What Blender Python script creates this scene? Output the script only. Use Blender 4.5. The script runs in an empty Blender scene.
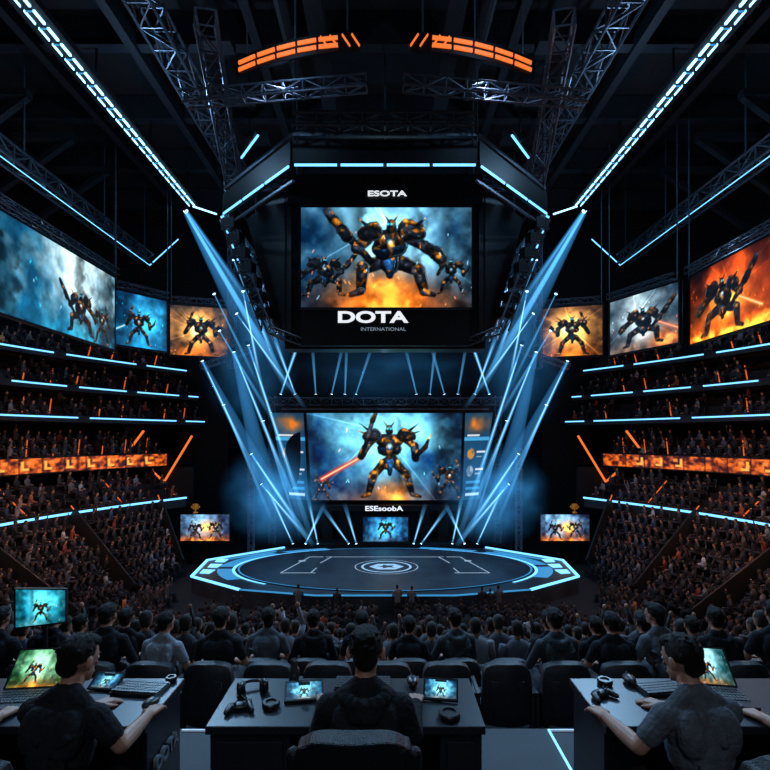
import bpy, math, random
import numpy as np
from mathutils import Vector, Matrix, Quaternion
random.seed(7); RNG=np.random.RandomState(7)
scene=bpy.context.scene
scene.view_settings.view_transform='Standard'
COL=scene.collection
V=Vector
EYE=2.1

# ------------------------------------------------------------------ materials
def mat(name,col,rough=.5,metal=0.,em=None,es=0.,var=.25,scale=6.,bump=0.,bscale=60.,spec=.5):
    m=bpy.data.materials.new(name); m.use_nodes=True
    nt=m.node_tree; b=nt.nodes['Principled BSDF']
    b.inputs['Roughness'].default_value=rough; b.inputs['Metallic'].default_value=metal
    b.inputs['Specular IOR Level'].default_value=spec
    tc=nt.nodes.new('ShaderNodeTexCoord')
    nz=nt.nodes.new('ShaderNodeTexNoise'); nz.inputs['Scale'].default_value=scale; nz.inputs['Detail'].default_value=4
    nt.links.new(tc.outputs['Object'],nz.inputs['Vector'])
    r=nt.nodes.new('ShaderNodeValToRGB')
    r.color_ramp.elements[0].position=.3; r.color_ramp.elements[1].position=.7
    r.color_ramp.elements[0].color=tuple(c*(1-var) for c in col)+(1,)
    r.color_ramp.elements[1].color=tuple(min(1,c*(1+var)) for c in col)+(1,)
    nt.links.new(nz.outputs['Fac'],r.inputs['Fac']); nt.links.new(r.outputs['Color'],b.inputs['Base Color'])
    if bump:
        n2=nt.nodes.new('ShaderNodeTexNoise'); n2.inputs['Scale'].default_value=bscale
        nt.links.new(tc.outputs['Object'],n2.inputs['Vector'])
        bp=nt.nodes.new('ShaderNodeBump'); bp.inputs['Strength'].default_value=bump; bp.inputs['Distance'].default_value=.02
        nt.links.new(n2.outputs['Fac'],bp.inputs['Height']); nt.links.new(bp.outputs['Normal'],b.inputs['Normal'])
    if em:
        b.inputs['Emission Color'].default_value=em+(1,); b.inputs['Emission Strength'].default_value=es
    return m
def vcmat(name,rough=.8,emit=False,strength=1.2):
    m=bpy.data.materials.new(name); m.use_nodes=True; nt=m.node_tree
    b=nt.nodes['Principled BSDF']; a=nt.nodes.new('ShaderNodeVertexColor'); a.layer_name='Col'
    b.inputs['Roughness'].default_value=rough
    if emit:
        b.inputs['Base Color'].default_value=(.01,.01,.01,1); b.inputs['Roughness'].default_value=.35
        nt.links.new(a.outputs['Color'],b.inputs['Emission Color']); b.inputs['Emission Strength'].default_value=strength
        m.cycles.emission_sampling='NONE'
    else: nt.links.new(a.outputs['Color'],b.inputs['Base Color'])
    return m
M_black=mat('black_steel',(.010,.012,.015),.45,.6)
M_truss=mat('truss_metal',(.08,.10,.13),.42,.6)
M_roof=mat('roof_steel',(.013,.017,.024),.6,.3)
M_wall=mat('dark_wall',(.003,.005,.008),.9,scale=.6,bump=.2)
M_ceil=mat('dark_ceiling',(.004,.005,.008),.9,scale=.5,bump=.2)
M_conc=mat('dark_concrete',(.009,.010,.014),.8,scale=2,bump=.2)
M_carpet=mat('platform_carpet',(.018,.022,.031),.6,scale=3,bump=.25,bscale=200)
M_stage=mat('stage_floor',(.032,.045,.062),.42,scale=.8,var=.4)
M_fascia=mat('balcony_fascia',(.006,.008,.011),.6)
M_blue=mat('blue_led',(.1,.3,.5),.4,em=(.16,.55,1.),es=2.0)
M_blue2=mat('blue_led_soft',(.05,.2,.35),.4,em=(.05,.36,.75),es=.7)
M_bluew=mat('white_blue_led',(.4,.6,.8),.4,em=(.33,.72,1.),es=2.6)
M_lens=mat('lamp_lens',(.4,.6,.8),.4,em=(.4,.75,1.),es=4)
M_org=mat('orange_led',(.5,.2,.05),.4,em=(1.,.19,.03),es=.95)
M_orgd=mat('orange_led_dim',(.5,.2,.05),.4,em=(1.,.16,.02),es=.7)
M_white=mat('white_sign',(.8,.8,.8),.4,em=(.9,.95,1.),es=.9)
M_line=mat('court_line',(.6,.65,.7),.4,em=(.5,.7,.9),es=.28)
M_desk=mat('desk_laminate',(.010,.013,.019),.38,scale=9)
M_plast=mat('black_plastic',(.010,.011,.014),.35)
M_key=mat('keycap',(.035,.04,.05),.4)
M_leather=mat('chair_leather',(.006,.007,.010),.5,scale=20,bump=.3,bscale=150,spec=.3)
M_seat=mat('seat_fabric',(.012,.014,.019),.45,scale=20,bump=.3,bscale=120)
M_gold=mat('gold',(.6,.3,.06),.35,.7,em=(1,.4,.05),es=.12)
M_scr=vcmat('screen_image',emit=True,strength=1.2)
M_crowd=vcmat('crowd_cloth')
M_skin=mat('skin',(.38,.20,.135),.5,scale=30,var=.08,bump=.1,bscale=200)
M_hair=mat('dark_hair',(.007,.005,.005),.65,scale=80,var=.4,bump=.9,bscale=260,spec=.25)
M_hoodie=mat('black_hoodie',(.012,.013,.017),.9,scale=12,bump=.5,bscale=45,spec=.2)
M_grey=mat('grey_tshirt',(.085,.10,.12),.9,scale=12,bump=.5,bscale=40,spec=.2)
M_btee=mat('black_tshirt',(.013,.015,.02),.9,scale=12,bump=.5,bscale=40,spec=.2)
M_light=mat('light_tshirt',(.24,.28,.33),.9,scale=12,bump=.5,bscale=40,spec=.2)
M_teal=mat('dark_teal_jacket',(.022,.038,.05),.75,scale=12,bump=.5,bscale=40)
M_pant=mat('dark_trousers',(.015,.017,.025),.85,scale=12,bump=.3)
M_shoe=mat('shoe',(.02,.02,.02),.5)
M_eye=mat('eye_white',(.7,.7,.7),.2,var=.02)
M_iris=mat('iris',(.03,.015,.01),.2)

# ------------------------------------------------------------------ mesh builder
class MB:
    def __init__(s): s.v=[];s.f=[];s.m=[];s.c=None
    def add(s,vs,fs,mi=0):
        o=len(s.v); s.v+= [tuple(x) for x in vs]; s.f+=[tuple(o+i for i in f) for f in fs]; s.m+=[mi]*len(fs)
    def box(s,c,sz,mi=0,R=None):
        c=V(c); h=V(sz)*.5; vs=[]
        for x in(-1,1):
            for y in(-1,1):
                for z in(-1,1):
                    p=V((x*h.x,y*h.y,z*h.z)); 
                    if R is not None: p=R@p
                    vs.append(c+p)
        s.add(vs,[(0,1,3,2),(4,6,7,5),(0,4,5,1),(2,3,7,6),(0,2,6,4),(1,5,7,3)],mi)
    def bar(s,a,b,w,h,mi=0,up=(0,0,1)):
        a=V(a);b=V(b);d=b-a;L=d.length
        if L<1e-6:return
        d.normalize(); up=V(up)
        if abs(d.dot(up))>.98: up=V((0,1,0))
        x=d.cross(up).normalized(); z=x.cross(d).normalized()
        R=Matrix((x,d,z)).transposed()
        s.box((a+b)/2,(w,L,h),mi,R)
    def tube(s,a,b,r0,r1=None,mi=0,n=6,cap=True):
        a=V(a);b=V(b); r1=r0 if r1 is None else r1
        d=(b-a).normalized(); x=d.orthogonal().normalized(); y=d.cross(x)
        vs=[a+(x*math.cos(t)+y*math.sin(t))*r0 for t in [2*math.pi*i/n for i in range(n)]]
        vs+=[b+(x*math.cos(t)+y*math.sin(t))*r1 for t in [2*math.pi*i/n for i in range(n)]]
        fs=[(i,(i+1)%n,n+(i+1)%n,n+i) for i in range(n)]
        if cap: fs+=[tuple(range(n-1,-1,-1)),tuple(range(n,2*n))]
        s.add(vs,fs,mi)
    def capsule(s,a,b,r0,r1,mi=0,n=12,k=4):
        a=V(a);b=V(b);d=b-a
        d=d.normalized() if d.length>1e-7 else V((0,0,1))
        x=d.orthogonal().normalized();y=d.cross(x); rings=[]
        for i in range(1,k+1):
            t=-math.pi/2+math.pi/2*i/k; rings.append((a+d*math.sin(t)*r0,math.cos(t)*r0))
        for i in range(0,k):
            t=math.pi/2*i/k; rings.append((b+d*math.sin(t)*r1,math.cos(t)*r1))
        vs=[a-d*r0]; 
        for c,r in rings: vs+=[c+(x*math.cos(2*math.pi*j/n)+y*math.sin(2*math.pi*j/n))*r for j in range(n)]
        vs.append(b+d*r1); fs=[(0,1+(j+1)%n,1+j) for j in range(n)]
        for i in range(len(rings)-1):
            o=1+i*n; fs+=[(o+j,o+(j+1)%n,o+n+(j+1)%n,o+n+j) for j in range(n)]
        o=1+(len(rings)-1)*n; e=len(vs)-1
        fs+=[(o+j,o+(j+1)%n,e) for j in range(n)]
        s.add(vs,fs,mi)
    def ell(s,c,r,mi=0,R=None,n=14,k=8):
        c=V(c); vs=[V((0,0,-1))]
        for i in range(1,k):
            t=-math.pi/2+math.pi*i/k
            vs+=[V((math.cos(t)*math.cos(2*math.pi*j/n),math.cos(t)*math.sin(2*math.pi*j/n),math.sin(t))) for j in range(n)]
        vs.append(V((0,0,1)))
        out=[]
        for p in vs:
            q=V((p.x*r[0],p.y*r[1],p.z*r[2])); q=R@q if R is not None else q; out.append(c+q)
        fs=[(0,1+(j+1)%n,1+j) for j in range(n)]
        for i in range(k-2):
            o=1+i*n; fs+=[(o+j,o+(j+1)%n,o+n+(j+1)%n,o+n+j) for j in range(n)]
        o=1+(k-2)*n; e=len(out)-1; fs+=[(o+j,o+(j+1)%n,e) for j in range(n)]
        s.add(out,fs,mi)
    def lathe(s,c,prof,mi=0,n=20):
        c=V(c); vs=[]
        for r,z in prof: vs+=[c+V((r*math.cos(2*math.pi*j/n),r*math.sin(2*math.pi*j/n),z)) for j in range(n)]
        fs=[]
        for i in range(len(prof)-1):
            o=i*n; fs+=[(o+j,o+(j+1)%n,o+n+(j+1)%n,o+n+j) for j in range(n)]
        fs+=[tuple(range(n-1,-1,-1)),tuple(range((len(prof)-1)*n,len(prof)*n))]
        s.add(vs,fs,mi)
    def truss(s,a,b,w,bay,r=.05,mi=0,h=None):
        a=V(a);b=V(b);d=(b-a);L=d.length;d.normalize(); up=V((0,0,1))
        if abs(d.dot(up))>.95: up=V((0,1,0))
        x=d.cross(up).normalized(); z=x.cross(d); h=h or w
        cs=[x*w/2+z*h/2,-x*w/2+z*h/2,-x*w/2-z*h/2,x*w/2-z*h/2]
        for c in cs: s.tube(a+c,b+c,r,mi=mi,n=5)
        nb=max(1,int(L/bay))
        for i in range(nb):
            p=a+d*L*i/nb;q=a+d*L*(i+1)/nb
            for k in range(4):
                c0,c1=cs[k],cs[(k+1)%4]
                if (i+k)%2: c0,c1=c1,c0
                s.tube(p+c0,q+c1,r*.6,mi=mi,n=4,cap=False)
                s.tube(p+cs[k],p+cs[(k+1)%4],r*.6,mi=mi,n=4,cap=False)
    def mesh(s,name,mats,smooth=False):
        me=bpy.data.meshes.new(name); me.from_pydata(s.v,[],s.f)
        for m in mats: me.materials.append(m)
        me.polygons.foreach_set('material_index',s.m)
        if smooth: me.polygons.foreach_set('use_smooth',[True]*len(s.f))
        me.update(); return me
    def build(s,name,mats,parent=None,smooth=False,bevel=0,loc=None,rz=0):
        o=bpy.data.objects.new(name,s.mesh(name,mats,smooth)); COL.objects.link(o)
        if parent: o.parent=parent
        if loc is not None: o.location=loc
        o.rotation_euler[2]=rz
        if bevel:
            b=o.modifiers.new('bevel','BEVEL'); b.width=bevel; b.segments=2; b.limit_method='ANGLE'
        return o
def empty(name,loc=(0,0,0),rz=0):
    e=bpy.data.objects.new(name,None); e.location=loc; e.rotation_euler[2]=rz; e.empty_display_size=.2; COL.objects.link(e); return e
def text(txt,size,loc,m,parent,name='lettering',rot=(math.pi/2,0,0),sx=1.,bold=.0):
    c=bpy.data.curves.new(name,'FONT'); c.body=txt; c.size=size; c.align_x='CENTER'; c.align_y='CENTER'; c.extrude=.01; c.offset=bold
    o=bpy.data.objects.new(name,c); COL.objects.link(o); dg=bpy.context.evaluated_depsgraph_get()
    me=bpy.data.meshes.new_from_object(o.evaluated_get(dg)); bpy.data.objects.remove(o); 
    me.materials.clear(); me.materials.append(m)
    o=bpy.data.objects.new(name,me); o.location=loc; o.rotation_euler=rot; o.scale=(sx,1,1); COL.objects.link(o); o.parent=parent; return o

# ------------------------------------------------------------------ screen pictures (numpy painting -> vertex colours)
def vnoise(H,W,n,rng):
    g=rng.rand(n+2,int(n*W/H)+3); y=np.linspace(0,n,H);x=np.linspace(0,n*W/H,W)
    yi=y.astype(int);xi=x.astype(int);fy=(y-yi);fx=(x-xi);fy=fy*fy*(3-2*fy);fx=fx*fx*(3-2*fx)
    a=g[yi][:,xi];b=g[yi][:,xi+1];c=g[yi+1][:,xi];d=g[yi+1][:,xi+1]
    return (a*(1-fx)+b*fx)*(1-fy)[:,None]+(c*(1-fx)+d*fx)*fy[:,None]
def fbm(H,W,n,rng,o=4):
    t=0;a=.5
    for i in range(o): t=t+a*vnoise(H,W,n*2**i,rng);a*=.5
    return t
def seg(X,Y,a,b):
    dx,dy=b[0]-a[0],b[1]-a[1];L=dx*dx+dy*dy+1e-9
    t=np.clip(((X-a[0])*dx+(Y-a[1])*dy)/L,0,1); return np.hypot(X-a[0]-t*dx,Y-a[1]-t*dy),t
GUN=[((.3,.48),(.44,.62),.03,.04,0),((.44,.62),(.5,.78),.035,.01,1),((-.34,.5),(-.2,.95),.03,.035,0),((-.2,.95),(-.16,1.04),.04,.03,1)]
ARM=[((-.07,.42),(-.2,.27),.068,.055,0),((-.2,.27),(-.27,.04),.065,.042,0),((-.26,.03),(-.35,.0),.035,.028,1),((-.19,.29),(-.21,.24),.05,.04,1),
 ((.07,.42),(.21,.28),.068,.055,0),((.21,.28),(.28,.04),.065,.042,0),((.28,.03),(.38,.0),.035,.028,1),((.2,.30),(.22,.25),.05,.04,1),
 ((-.03,.41),(.03,.46),.085,.085,0),((-.12,.36),(-.1,.44),.04,.03,1),((.12,.36),(.1,.44),.04,.03,1),((0,.28),(0,.42),.03,.06,2),
 ((-.06,.6),(.06,.6),.10,.10,2),((-.08,.70),(.08,.70),.095,.095,0),((0,.5),(0,.62),.04,.045,1),((-.06,.72),(-.1,.66),.035,.03,1),((.06,.72),(.1,.66),.035,.03,1),
 ((-.2,.72),(-.29,.61),.06,.05,0),((-.29,.61),(-.35,.5),.06,.05,0),((-.32,.57),(-.34,.53),.045,.04,1),((.2,.72),(.31,.63),.06,.05,0),((.31,.63),(.32,.48),.06,.055,0),((.315,.58),(.32,.53),.045,.04,1),
 ((-.18,.77),(-.27,.75),.095,.065,0),((.18,.77),(.27,.75),.095,.065,0),((-.17,.83),(-.29,.80),.025,.018,1),((.17,.83),(.29,.80),.025,.018,1),
 ((-.25,.83),(-.36,.92),.025,.008,2),((.25,.83),(.36,.92),.025,.008,2),((-.29,.79),(-.4,.83),.02,.006,1),((.29,.79),(.4,.83),.02,.006,1),
 ((0,.82),(0,.86),.055,.045,0),((0,.84),(0,.87),.02,.015,1),((-.03,.89),(-.08,.96),.015,.006,1),((.03,.89),(.08,.96),.015,.006,1)]+GUN
CROUCH=[((-.1,.4),(-.32,.33),.10,.085,0),((-.32,.33),(-.34,.08),.09,.065,0),((-.34,.05),(-.46,.01),.055,.04,0),((-.33,.36),(-.34,.30),.05,.04,1),
 ((.1,.4),(.34,.30),.10,.085,0),((.34,.30),(.40,.07),.09,.065,0),((.40,.04),(.52,.01),.055,.04,0),((.34,.34),(.36,.28),.05,.04,1),
 ((0,.36),(0,.46),.12,.12,0),((0,.24),(0,.4),.05,.08,2),((-.08,.56),(.08,.6),.145,.145,2),((-.08,.67),(.1,.69),.125,.125,0),((.0,.48),(.02,.62),.045,.05,1),((-.09,.7),(-.12,.6),.04,.035,1),((.1,.72),(.14,.62),.04,.035,1),
 ((.26,.68),(.42,.58),.09,.075,0),((.42,.58),(.55,.5),.08,.09,0),((.55,.5),(.6,.44),.10,.085,0),((.46,.58),(.5,.54),.055,.05,1),((.58,.47),(.62,.42),.05,.05,1),
 ((-.26,.68),(-.4,.56),.085,.07,0),((-.22,.40),(-.66,.9),.05,.065,0),((-.5,.7),(-.56,.78),.08,.08,0),((-.66,.9),(-.74,1.0),.07,.055,0),((-.6,.84),(-.64,.88),.05,.05,1),((-.4,.56),(-.3,.5),.06,.05,0),
 ((-.2,.76),(-.3,.73),.13,.09,0),((.22,.78),(.34,.74),.14,.10,0),((-.16,.86),(-.33,.80),.03,.02,1),((.18,.89),(.38,.83),.035,.025,1),
 ((-.28,.84),(-.38,.93),.03,.008,2),((.34,.85),(.45,.95),.03,.008,2),
 ((.02,.8),(.02,.86),.072,.06,2),((.02,.82),(.02,.86),.028,.02,1),((-.02,.90),(-.07,.97),.018,.007,1),((.06,.90),(.11,.97),.018,.007,1)]
def figure(img,X,Y,cx,cy,s,rng,pal,fl=1,weapon=(1.,.35,.1),parts=ARM,rim=(.6,.9,1.)):
    x=(X-cx)/s*fl;y=(Y-cy)/s
    H,W=X.shape
    gl=np.exp(-((x/.6)**2+((y-.6)/.55)**2))[...,None]; img[:]=img+img*gl*.35
    if weapon:
        d,_=seg(x,y,(-.34,.5),(-.85,.22)); w=np.exp(-(d/.03)**2)[...,None]; w2=np.exp(-(d/.010)**2)[...,None]
        img[:]=img*(1-w)+np.array(weapon)*w; img[:]=img*(1-w2)+np.array((1,.9,.7))*w2
    nz=fbm(H,W,28,rng,2); n3=vnoise(H,W,22,rng)
    for a,b,r0,r1,p in parts:
        d,t=seg(x,y,a,b); r=r0+(r1-r0)*t
        r=r*(1+.22*(nz-.5))  # broken armour outline
        k=np.clip((r-d)/.012/ max(1,.25/s),0,1)[...,None]
        q=np.clip(d/r,0,1); ax=(b[0]+a[0])/2
        sh=(.3+1.2*np.clip((y-(a[1]+b[1])/2)/r*.5+.35,0,1))*(1.2-q*.8)
        g=np.clip((n3-(.33 if p==1 else .70))*9,0,1)[...,None]
        base=np.array(pal[2 if p==2 else 0])*(1-g)+np.array(pal[1])*g
        c=base*(sh*(.7+.6*rng.rand())*(.15+nz*1.75))[...,None]
        hl=np.clip((nz-.6)*7,0,1)*np.clip(1-q,0,1); c=c+np.array((.75,.82,.9))*(hl*.5)[...,None]
        e=np.clip(1-np.abs(q-.86)/.1,0,1)*np.clip((x-ax)*10+.4,0,1)
        c=c+np.array(rim)*(e*.5)[...,None]
        e2=np.clip(1-np.abs(q-.9)/.14,0,1)*(y<(a[1]+b[1])/2); c=c*(1-.7*e2[...,None])
        img[:]=img*(1-k)+c*k
    for ex in(-.02,.02):
        d=np.hypot(x-ex,y-.85); k=np.clip(1.6-d/.013,0,1)[...,None]; img[:]=img*(1-k)+np.array((.3,.9,1))*k
    d=np.hypot(x,y-.64); k=np.exp(-(d/.03)**2)[...,None]; img[:]=img+np.array(rim)*k*.8
PG=[(.20,.22,.27),(.86,.52,.16),(.12,.30,.50)]
PD=[(.12,.14,.18),(.55,.36,.20),(.09,.17,.27)]
def art(W,H,seed,lo,hi,gx=.5,gy=.7,fire=.5,figs=(),firecol=(1.,.42,.08),rays=0,pill=.5,fpos=.0,fw=.4,gs=1.,boom=None):
    rng=np.random.RandomState(seed); A=W/H
    Y,X=np.meshgrid(np.linspace(0,1,H),np.linspace(0,A,W),indexing='ij')
    n=fbm(H,W,4,rng); n2=fbm(H,W,9,rng)
    g=np.exp(-(((X/A-gx)/(.36*gs))**2+((Y-gy)/(.55*gs))**2)); k=np.clip(g*1.2+(n-.47)*1.3,0,1)[...,None]
    img=np.array(lo)*(1-k)+np.array(hi)*k
    img*= (.6+n2*.85)[...,None]
    pn=vnoise(H,W,7,rng)[H//2]; xs=np.clip((np.linspace(0,W-1,W)[None,:]+(n2-.5)*W*.10+(n-.5)*W*.06),0,W-1).astype(int)
    ph=pn[xs]; edge=np.abs(X/A-.5)*2
    mk=np.clip((ph+edge*.6-.72-.2*(Y-.5))*3.5,0,1)*pill; img*=(1-.72*mk)[...,None]; img+=np.array(hi)*(mk*.18*np.clip(n2*3-1,0,1))[...,None]
    th=np.arctan2(Y-gy,X-gx*A)
    for i in range(rays):
        a=rng.rand()*6.28; d=np.abs(np.angle(np.exp(1j*(th-a)))); rr=np.hypot(Y-gy,X-gx*A)
        img+=np.array(hi)*(np.exp(-(d*rr/.007)**2)*.5*np.exp(-rr*1.2))[...,None]
    if boom:
        bx,by,br,bc=boom; d=np.hypot(X-bx*A,(Y-by)*1.3)/br; kk=np.clip(np.exp(-d*d)*(.35+1.25*n2),0,1)[...,None]
        img=img*(1-kk)+np.array(bc)*kk; img+=np.array((1,.85,.5))*np.clip(kk-.6,0,1)*1.4
    lat=np.exp(-((X/A-gx)/fw)**2)
    fy=np.exp(-(np.clip(Y-fpos,0,1)/.2)**2)*(.35+1.5*np.clip(n2-.25,0,1))*lat; fy=np.clip(fy*fire*1.4,0,1)[...,None]
    img=img*(1-fy)+np.array(firecol)*fy+np.array((1,.8,.4))*np.clip(fy-.55,0,1)
    for f in figs: figure(img,X,Y,f[0]*A,f[1],f[2],rng,f[3],*(f[4:]))
    fr=np.exp(-(np.clip(Y-fpos,0,1)/.1)**2)*np.clip(n*2.2-.6,0,1)*fire*lat
    img+=np.array(firecol)*fr[...,None]*.9
    for i in range(int(34*fire)+5):
        x0,y0=rng.rand()*A,rng.rand()*.8; L=.01+.03*rng.rand(); a=1+rng.rand()*1.2
        d,_=seg(X,Y,(x0,y0),(x0+L*math.cos(a),y0+L*math.sin(a))); img+=np.array(firecol if rng.rand()<.7 else hi)*(np.exp(-(d/.005)**2)*.8)[...,None]
    return np.clip(img,0,1)
def stats(W,H,seed):
    rng=np.random.RandomState(seed); img=np.zeros((H,W,3)); A=W/H
    Y,X=np.meshgrid(np.linspace(0,1,H),np.linspace(0,1,W),indexing='ij')
    img[:]=(.05,.17,.26); img+=(fbm(H,W,5,rng)*.18)[...,None]*np.array((.5,1,1.4))
    def rect(x0,x1,y0,y1,c): img[(X>=x0)&(X<=x1)&(Y>=y0)&(Y<=y1)]=c
    rect(.0,1,.68,.72,(.25,.6,.8)); rect(.12,.6,.735,.75,(.8,.85,.9))
    g=np.exp(-((X-.5)/.34)**2-((Y-.87)/.08)**2)[...,None]*(.4+1.2*vnoise(H,W,16,rng)[...,None]); g=np.clip(g,0,1); img[:]=img*(1-g)+np.array((.85,.45,.15))*g
    for i,c in enumerate([(.75,.5,.2),(.6,.65,.7)]):
        d=np.hypot((X-.3)*A,(Y-.53+i*.2)); k=np.clip((.07-d)*60,0,1)[...,None]*(.5+.5*(vnoise(H,W,20,rng)>.45))[...,None]; img[:]=img*(1-k)+np.array(c)*k
        rect(.55,.9,.54-i*.2,.56-i*.2,(.8,.85,.9)); rect(.55,.78,.49-i*.2,.505-i*.2,(.5,.6,.7))
    for i in range(3): rect(.15,.85,.05+i*.07,.08+i*.07,(.2,.5,.7) if i else (.65,.8,.9))
    return np.clip(img,0,1)
def screen(name,bl,br,tr,tl,img,parent=None,t=.12,dep=.25,extra=None,fm=None):
    """flat LED display: picture grid + casing behind it"""
    bl,br,tr,tl=map(V,(bl,br,tr,tl)); H,W=img.shape[:2]
    n=(br-bl).cross(tl-bl).normalized()
    u=np.linspace(0,1,W)[None,:,None];v=np.linspace(0,1,H)[:,None,None]
    a=[np.array(p) for p in(bl,br,tr,tl)]
    P=((1-u)*(1-v)*a[0]+u*(1-v)*a[1]+u*v*a[2]+(1-u)*v*a[3]).reshape(-1,3)
    idx=np.arange(W*H).reshape(H,W); F=np.stack([idx[:-1,:-1],idx[:-1,1:],idx[1:,1:],idx[1:,:-1]],-1).reshape(-1,4)
    mb=MB(); mb.v=[tuple(p) for p in P]; mb.f=[tuple(f) for f in F.tolist()]; mb.m=[0]*len(F)
    ux=(br-bl).normalized();uz=(tl-bl).normalized()
    fr=[bl-ux*t-uz*t,br+ux*t-uz*t,tr+ux*t+uz*t,tl-ux*t+uz*t]
    e=.01+t*.02
    inner=[bl,br,tr,tl]
    f0=[p-n*e for p in fr]; b0=[p-n*dep for p in fr]
    mb.add(f0+b0,[(0,1,2,3),(7,6,5,4),(0,4,5,1),(1,5,6,2),(2,6,7,3),(3,7,4,0)],1)
    for i in range(4):
        p,q=inner[i],inner[(i+1)%4]; P2,Q2=fr[i],fr[(i+1)%4]; l=n*t*.3
        mb.add([p+l,q+l,Q2+l,P2+l,p-n*e,q-n*e,Q2-n*e,P2-n*e],[(0,1,2,3),(0,4,5,1),(2,6,7,3)],1)
    me=mb.mesh(name,[M_scr,fm or M_black])
    c=np.zeros((len(mb.v),4),np.float32); c[:,3]=1; c[:W*H,:3]=(img.reshape(-1,3))**2.2
    at=me.color_attributes.new('Col','FLOAT_COLOR','POINT'); at.data.foreach_set('color',c.ravel())
    o=bpy.data.objects.new(name,me); COL.objects.link(o)
    if parent:o.parent=parent
    return o

# ------------------------------------------------------------------ room shell
def slab(name,c,s,m): b=MB(); b.box(c,s,0); return b.build(name,[m])
slab('floor',(0,23,-8.15),(64.6,58.6,.3),M_conc)
slab('wall_left',(-32.15,23,8),(.3,58,32.4),M_wall); slab('wall_right',(32.15,23,8),(.3,58,32.4),M_wall)
slab('wall_back',(0,52.15,8),(64.6,.3,32.4),M_wall); slab('wall_front',(0,-6.15,8),(64.6,.3,32.4),M_wall)
slab('ceiling',(0,23,24.15),(64.6,58.6,.3),M_ceil)
b=MB()
for y in (8,14,20,26,32,38,44): 
    b.box((0,y,23.1),(60,.15,1.6),0); b.box((0,y,22.35),(60,.6,.12),0)
for x in (-26,-18,-13,-6.5,6.5,13,18,26):
    b.box((x,22,22.4),(.45,50,.8),0)
for x in (-3.2,3.2): b.box((x,18,21.4),(.8,22,.7),0)
for s in(-1,1):
    for y in (16,20,24,28,32,36): 
        b.box((s*22.5,y,21.3),(5.2,.5,.35),0); b.bar((s*20,y,21.2),(s*27,y+1.5,17.8),.35,.35,0)
        b.box((s*8.4,y+1,21.8),(1.6,.9,.5),0)
    b.tube((s*24,6,20.2),(s*24,46,20.2),.45,mi=0,n=12); b.tube((s*4.6,6,21.2),(s*4.6,28,21.2),.3,mi=0,n=10)
b.box((0,16,21.2),(2.2,8,1.2),0)
b.build('roof_beams',[M_roof])

# ------------------------------------------------------------------ grandstand
def XC(y): return 21-4.7*(max(0,y-25)/13)**1.6
def cpt(s,y,d,z):
    dX=(XC(y+.05)-XC(y-.05))/.1; n=V((1,-dX)).normalized()
    return V((s*(XC(y)+n.x*d),y+n.y*d,z))
def sweep(mb,s,prof,ys,mis,wf=None,cap=True):
    n=len(prof); rows=[]
    for y in ys:
        k=wf(y) if wf else 1.; rows+= [cpt(s,y,d*k,z) for d,z in prof]
    fs=[];mm=[]
    for i in range(len(ys)-1):
        for j in range(n-1):
            q=(i*n+j,i*n+j+1,(i+1)*n+j+1,(i+1)*n+j); fs.append(q if s<0 else q[::-1]); mm.append(mis[j])
    o=len(mb.v); mb.v+=[tuple(r) for r in rows]; mb.f+=[tuple(o+k for k in f) for f in fs]; mb.m+=mm
    if cap:
        e=o+(len(ys)-1)*n; mb.f.append(tuple(range(e,e+n))); mb.m.append(0)
def frange(a,b,st): 
    n=max(1,int(round((b-a)/st))); return [a+(b-a)*i/n for i in range(n+1)]
def rear(y):
    if y<3.6: return 0
    if y<5.35: return -.95
    return max(-8,-.95-.37*(int((y-5.35)/.9)+1))
people=[]; seats=[]
b=MB()
ycur=3.6; b.box((0,(ycur-5.9)/2,-4.0),(42,ycur+5.9,8.0),1)
b.box((0,(3.6+5.35)/2,(-.95-8)/2),(42,1.75,7.05),0)
i=0
while True:
    y0=5.35+.9*i; z=-.95-.37*(i+1)
    if z<-7.9: break
    b.box((0,y0+.45,(z-8)/2),(42,.9,8+z),0); 
    for x in np.arange(-20.6,20.7,.56):
        if abs(abs(x)-7)<.55 or i==0 or abs(abs(x)-14.5)<.5: continue
        seats.append((x,y0+.3,z,0)); 
        if random.random()<.93: people.append((x+random.uniform(-.05,.05),y0+.5,z,random.uniform(-.25,.25)))
    i+=1
b.build('rear_grandstand',[M_conc,M_carpet])
for y in np.arange(22.6,27.4,.85):
    for x in np.arange(-11.5,11.6,.6):
        if abs(x)<.5 or (y>26 and abs(x)>10): continue
        if random.random()<.92: people.append((x+random.uniform(-.1,.1),y,-8,random.uniform(-.3,.3)))
for s in(-1,1):
    for y in np.arange(24,31,.9):
        for x in np.arange(13.2 if y>27 else 12,14.9,.6): people.append((s*x,y,-8,s*.7))
def sidecrowd(s,d,z,y0,y1,wf=None,p=.9,full=True,aisle=6.2,ph=0.):
    y=y0
    while y<y1:
        k=wf(y) if wf else 1
        q=cpt(s,y,d*k,z)
        if not (q.y<22.5 and abs(q.x)<21 and z<rear(q.y)+.3) and ((y+ph)%aisle)>1.0:
            yaw=math.atan2(q.x, max(2.,33-q.y+8))
            if random.random()<.9: seats.append((q.x+s*.15,q.y,q.z,yaw)) if full else None
            if random.random()<p: people.append((q.x,q.y,q.z,yaw+random.uniform(-.3,.3)))
        y+=.6*random.uniform(.95,1.05)
wl=lambda y: 1. if y<30 else max(.45,1-(y-30)*.08)
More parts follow.
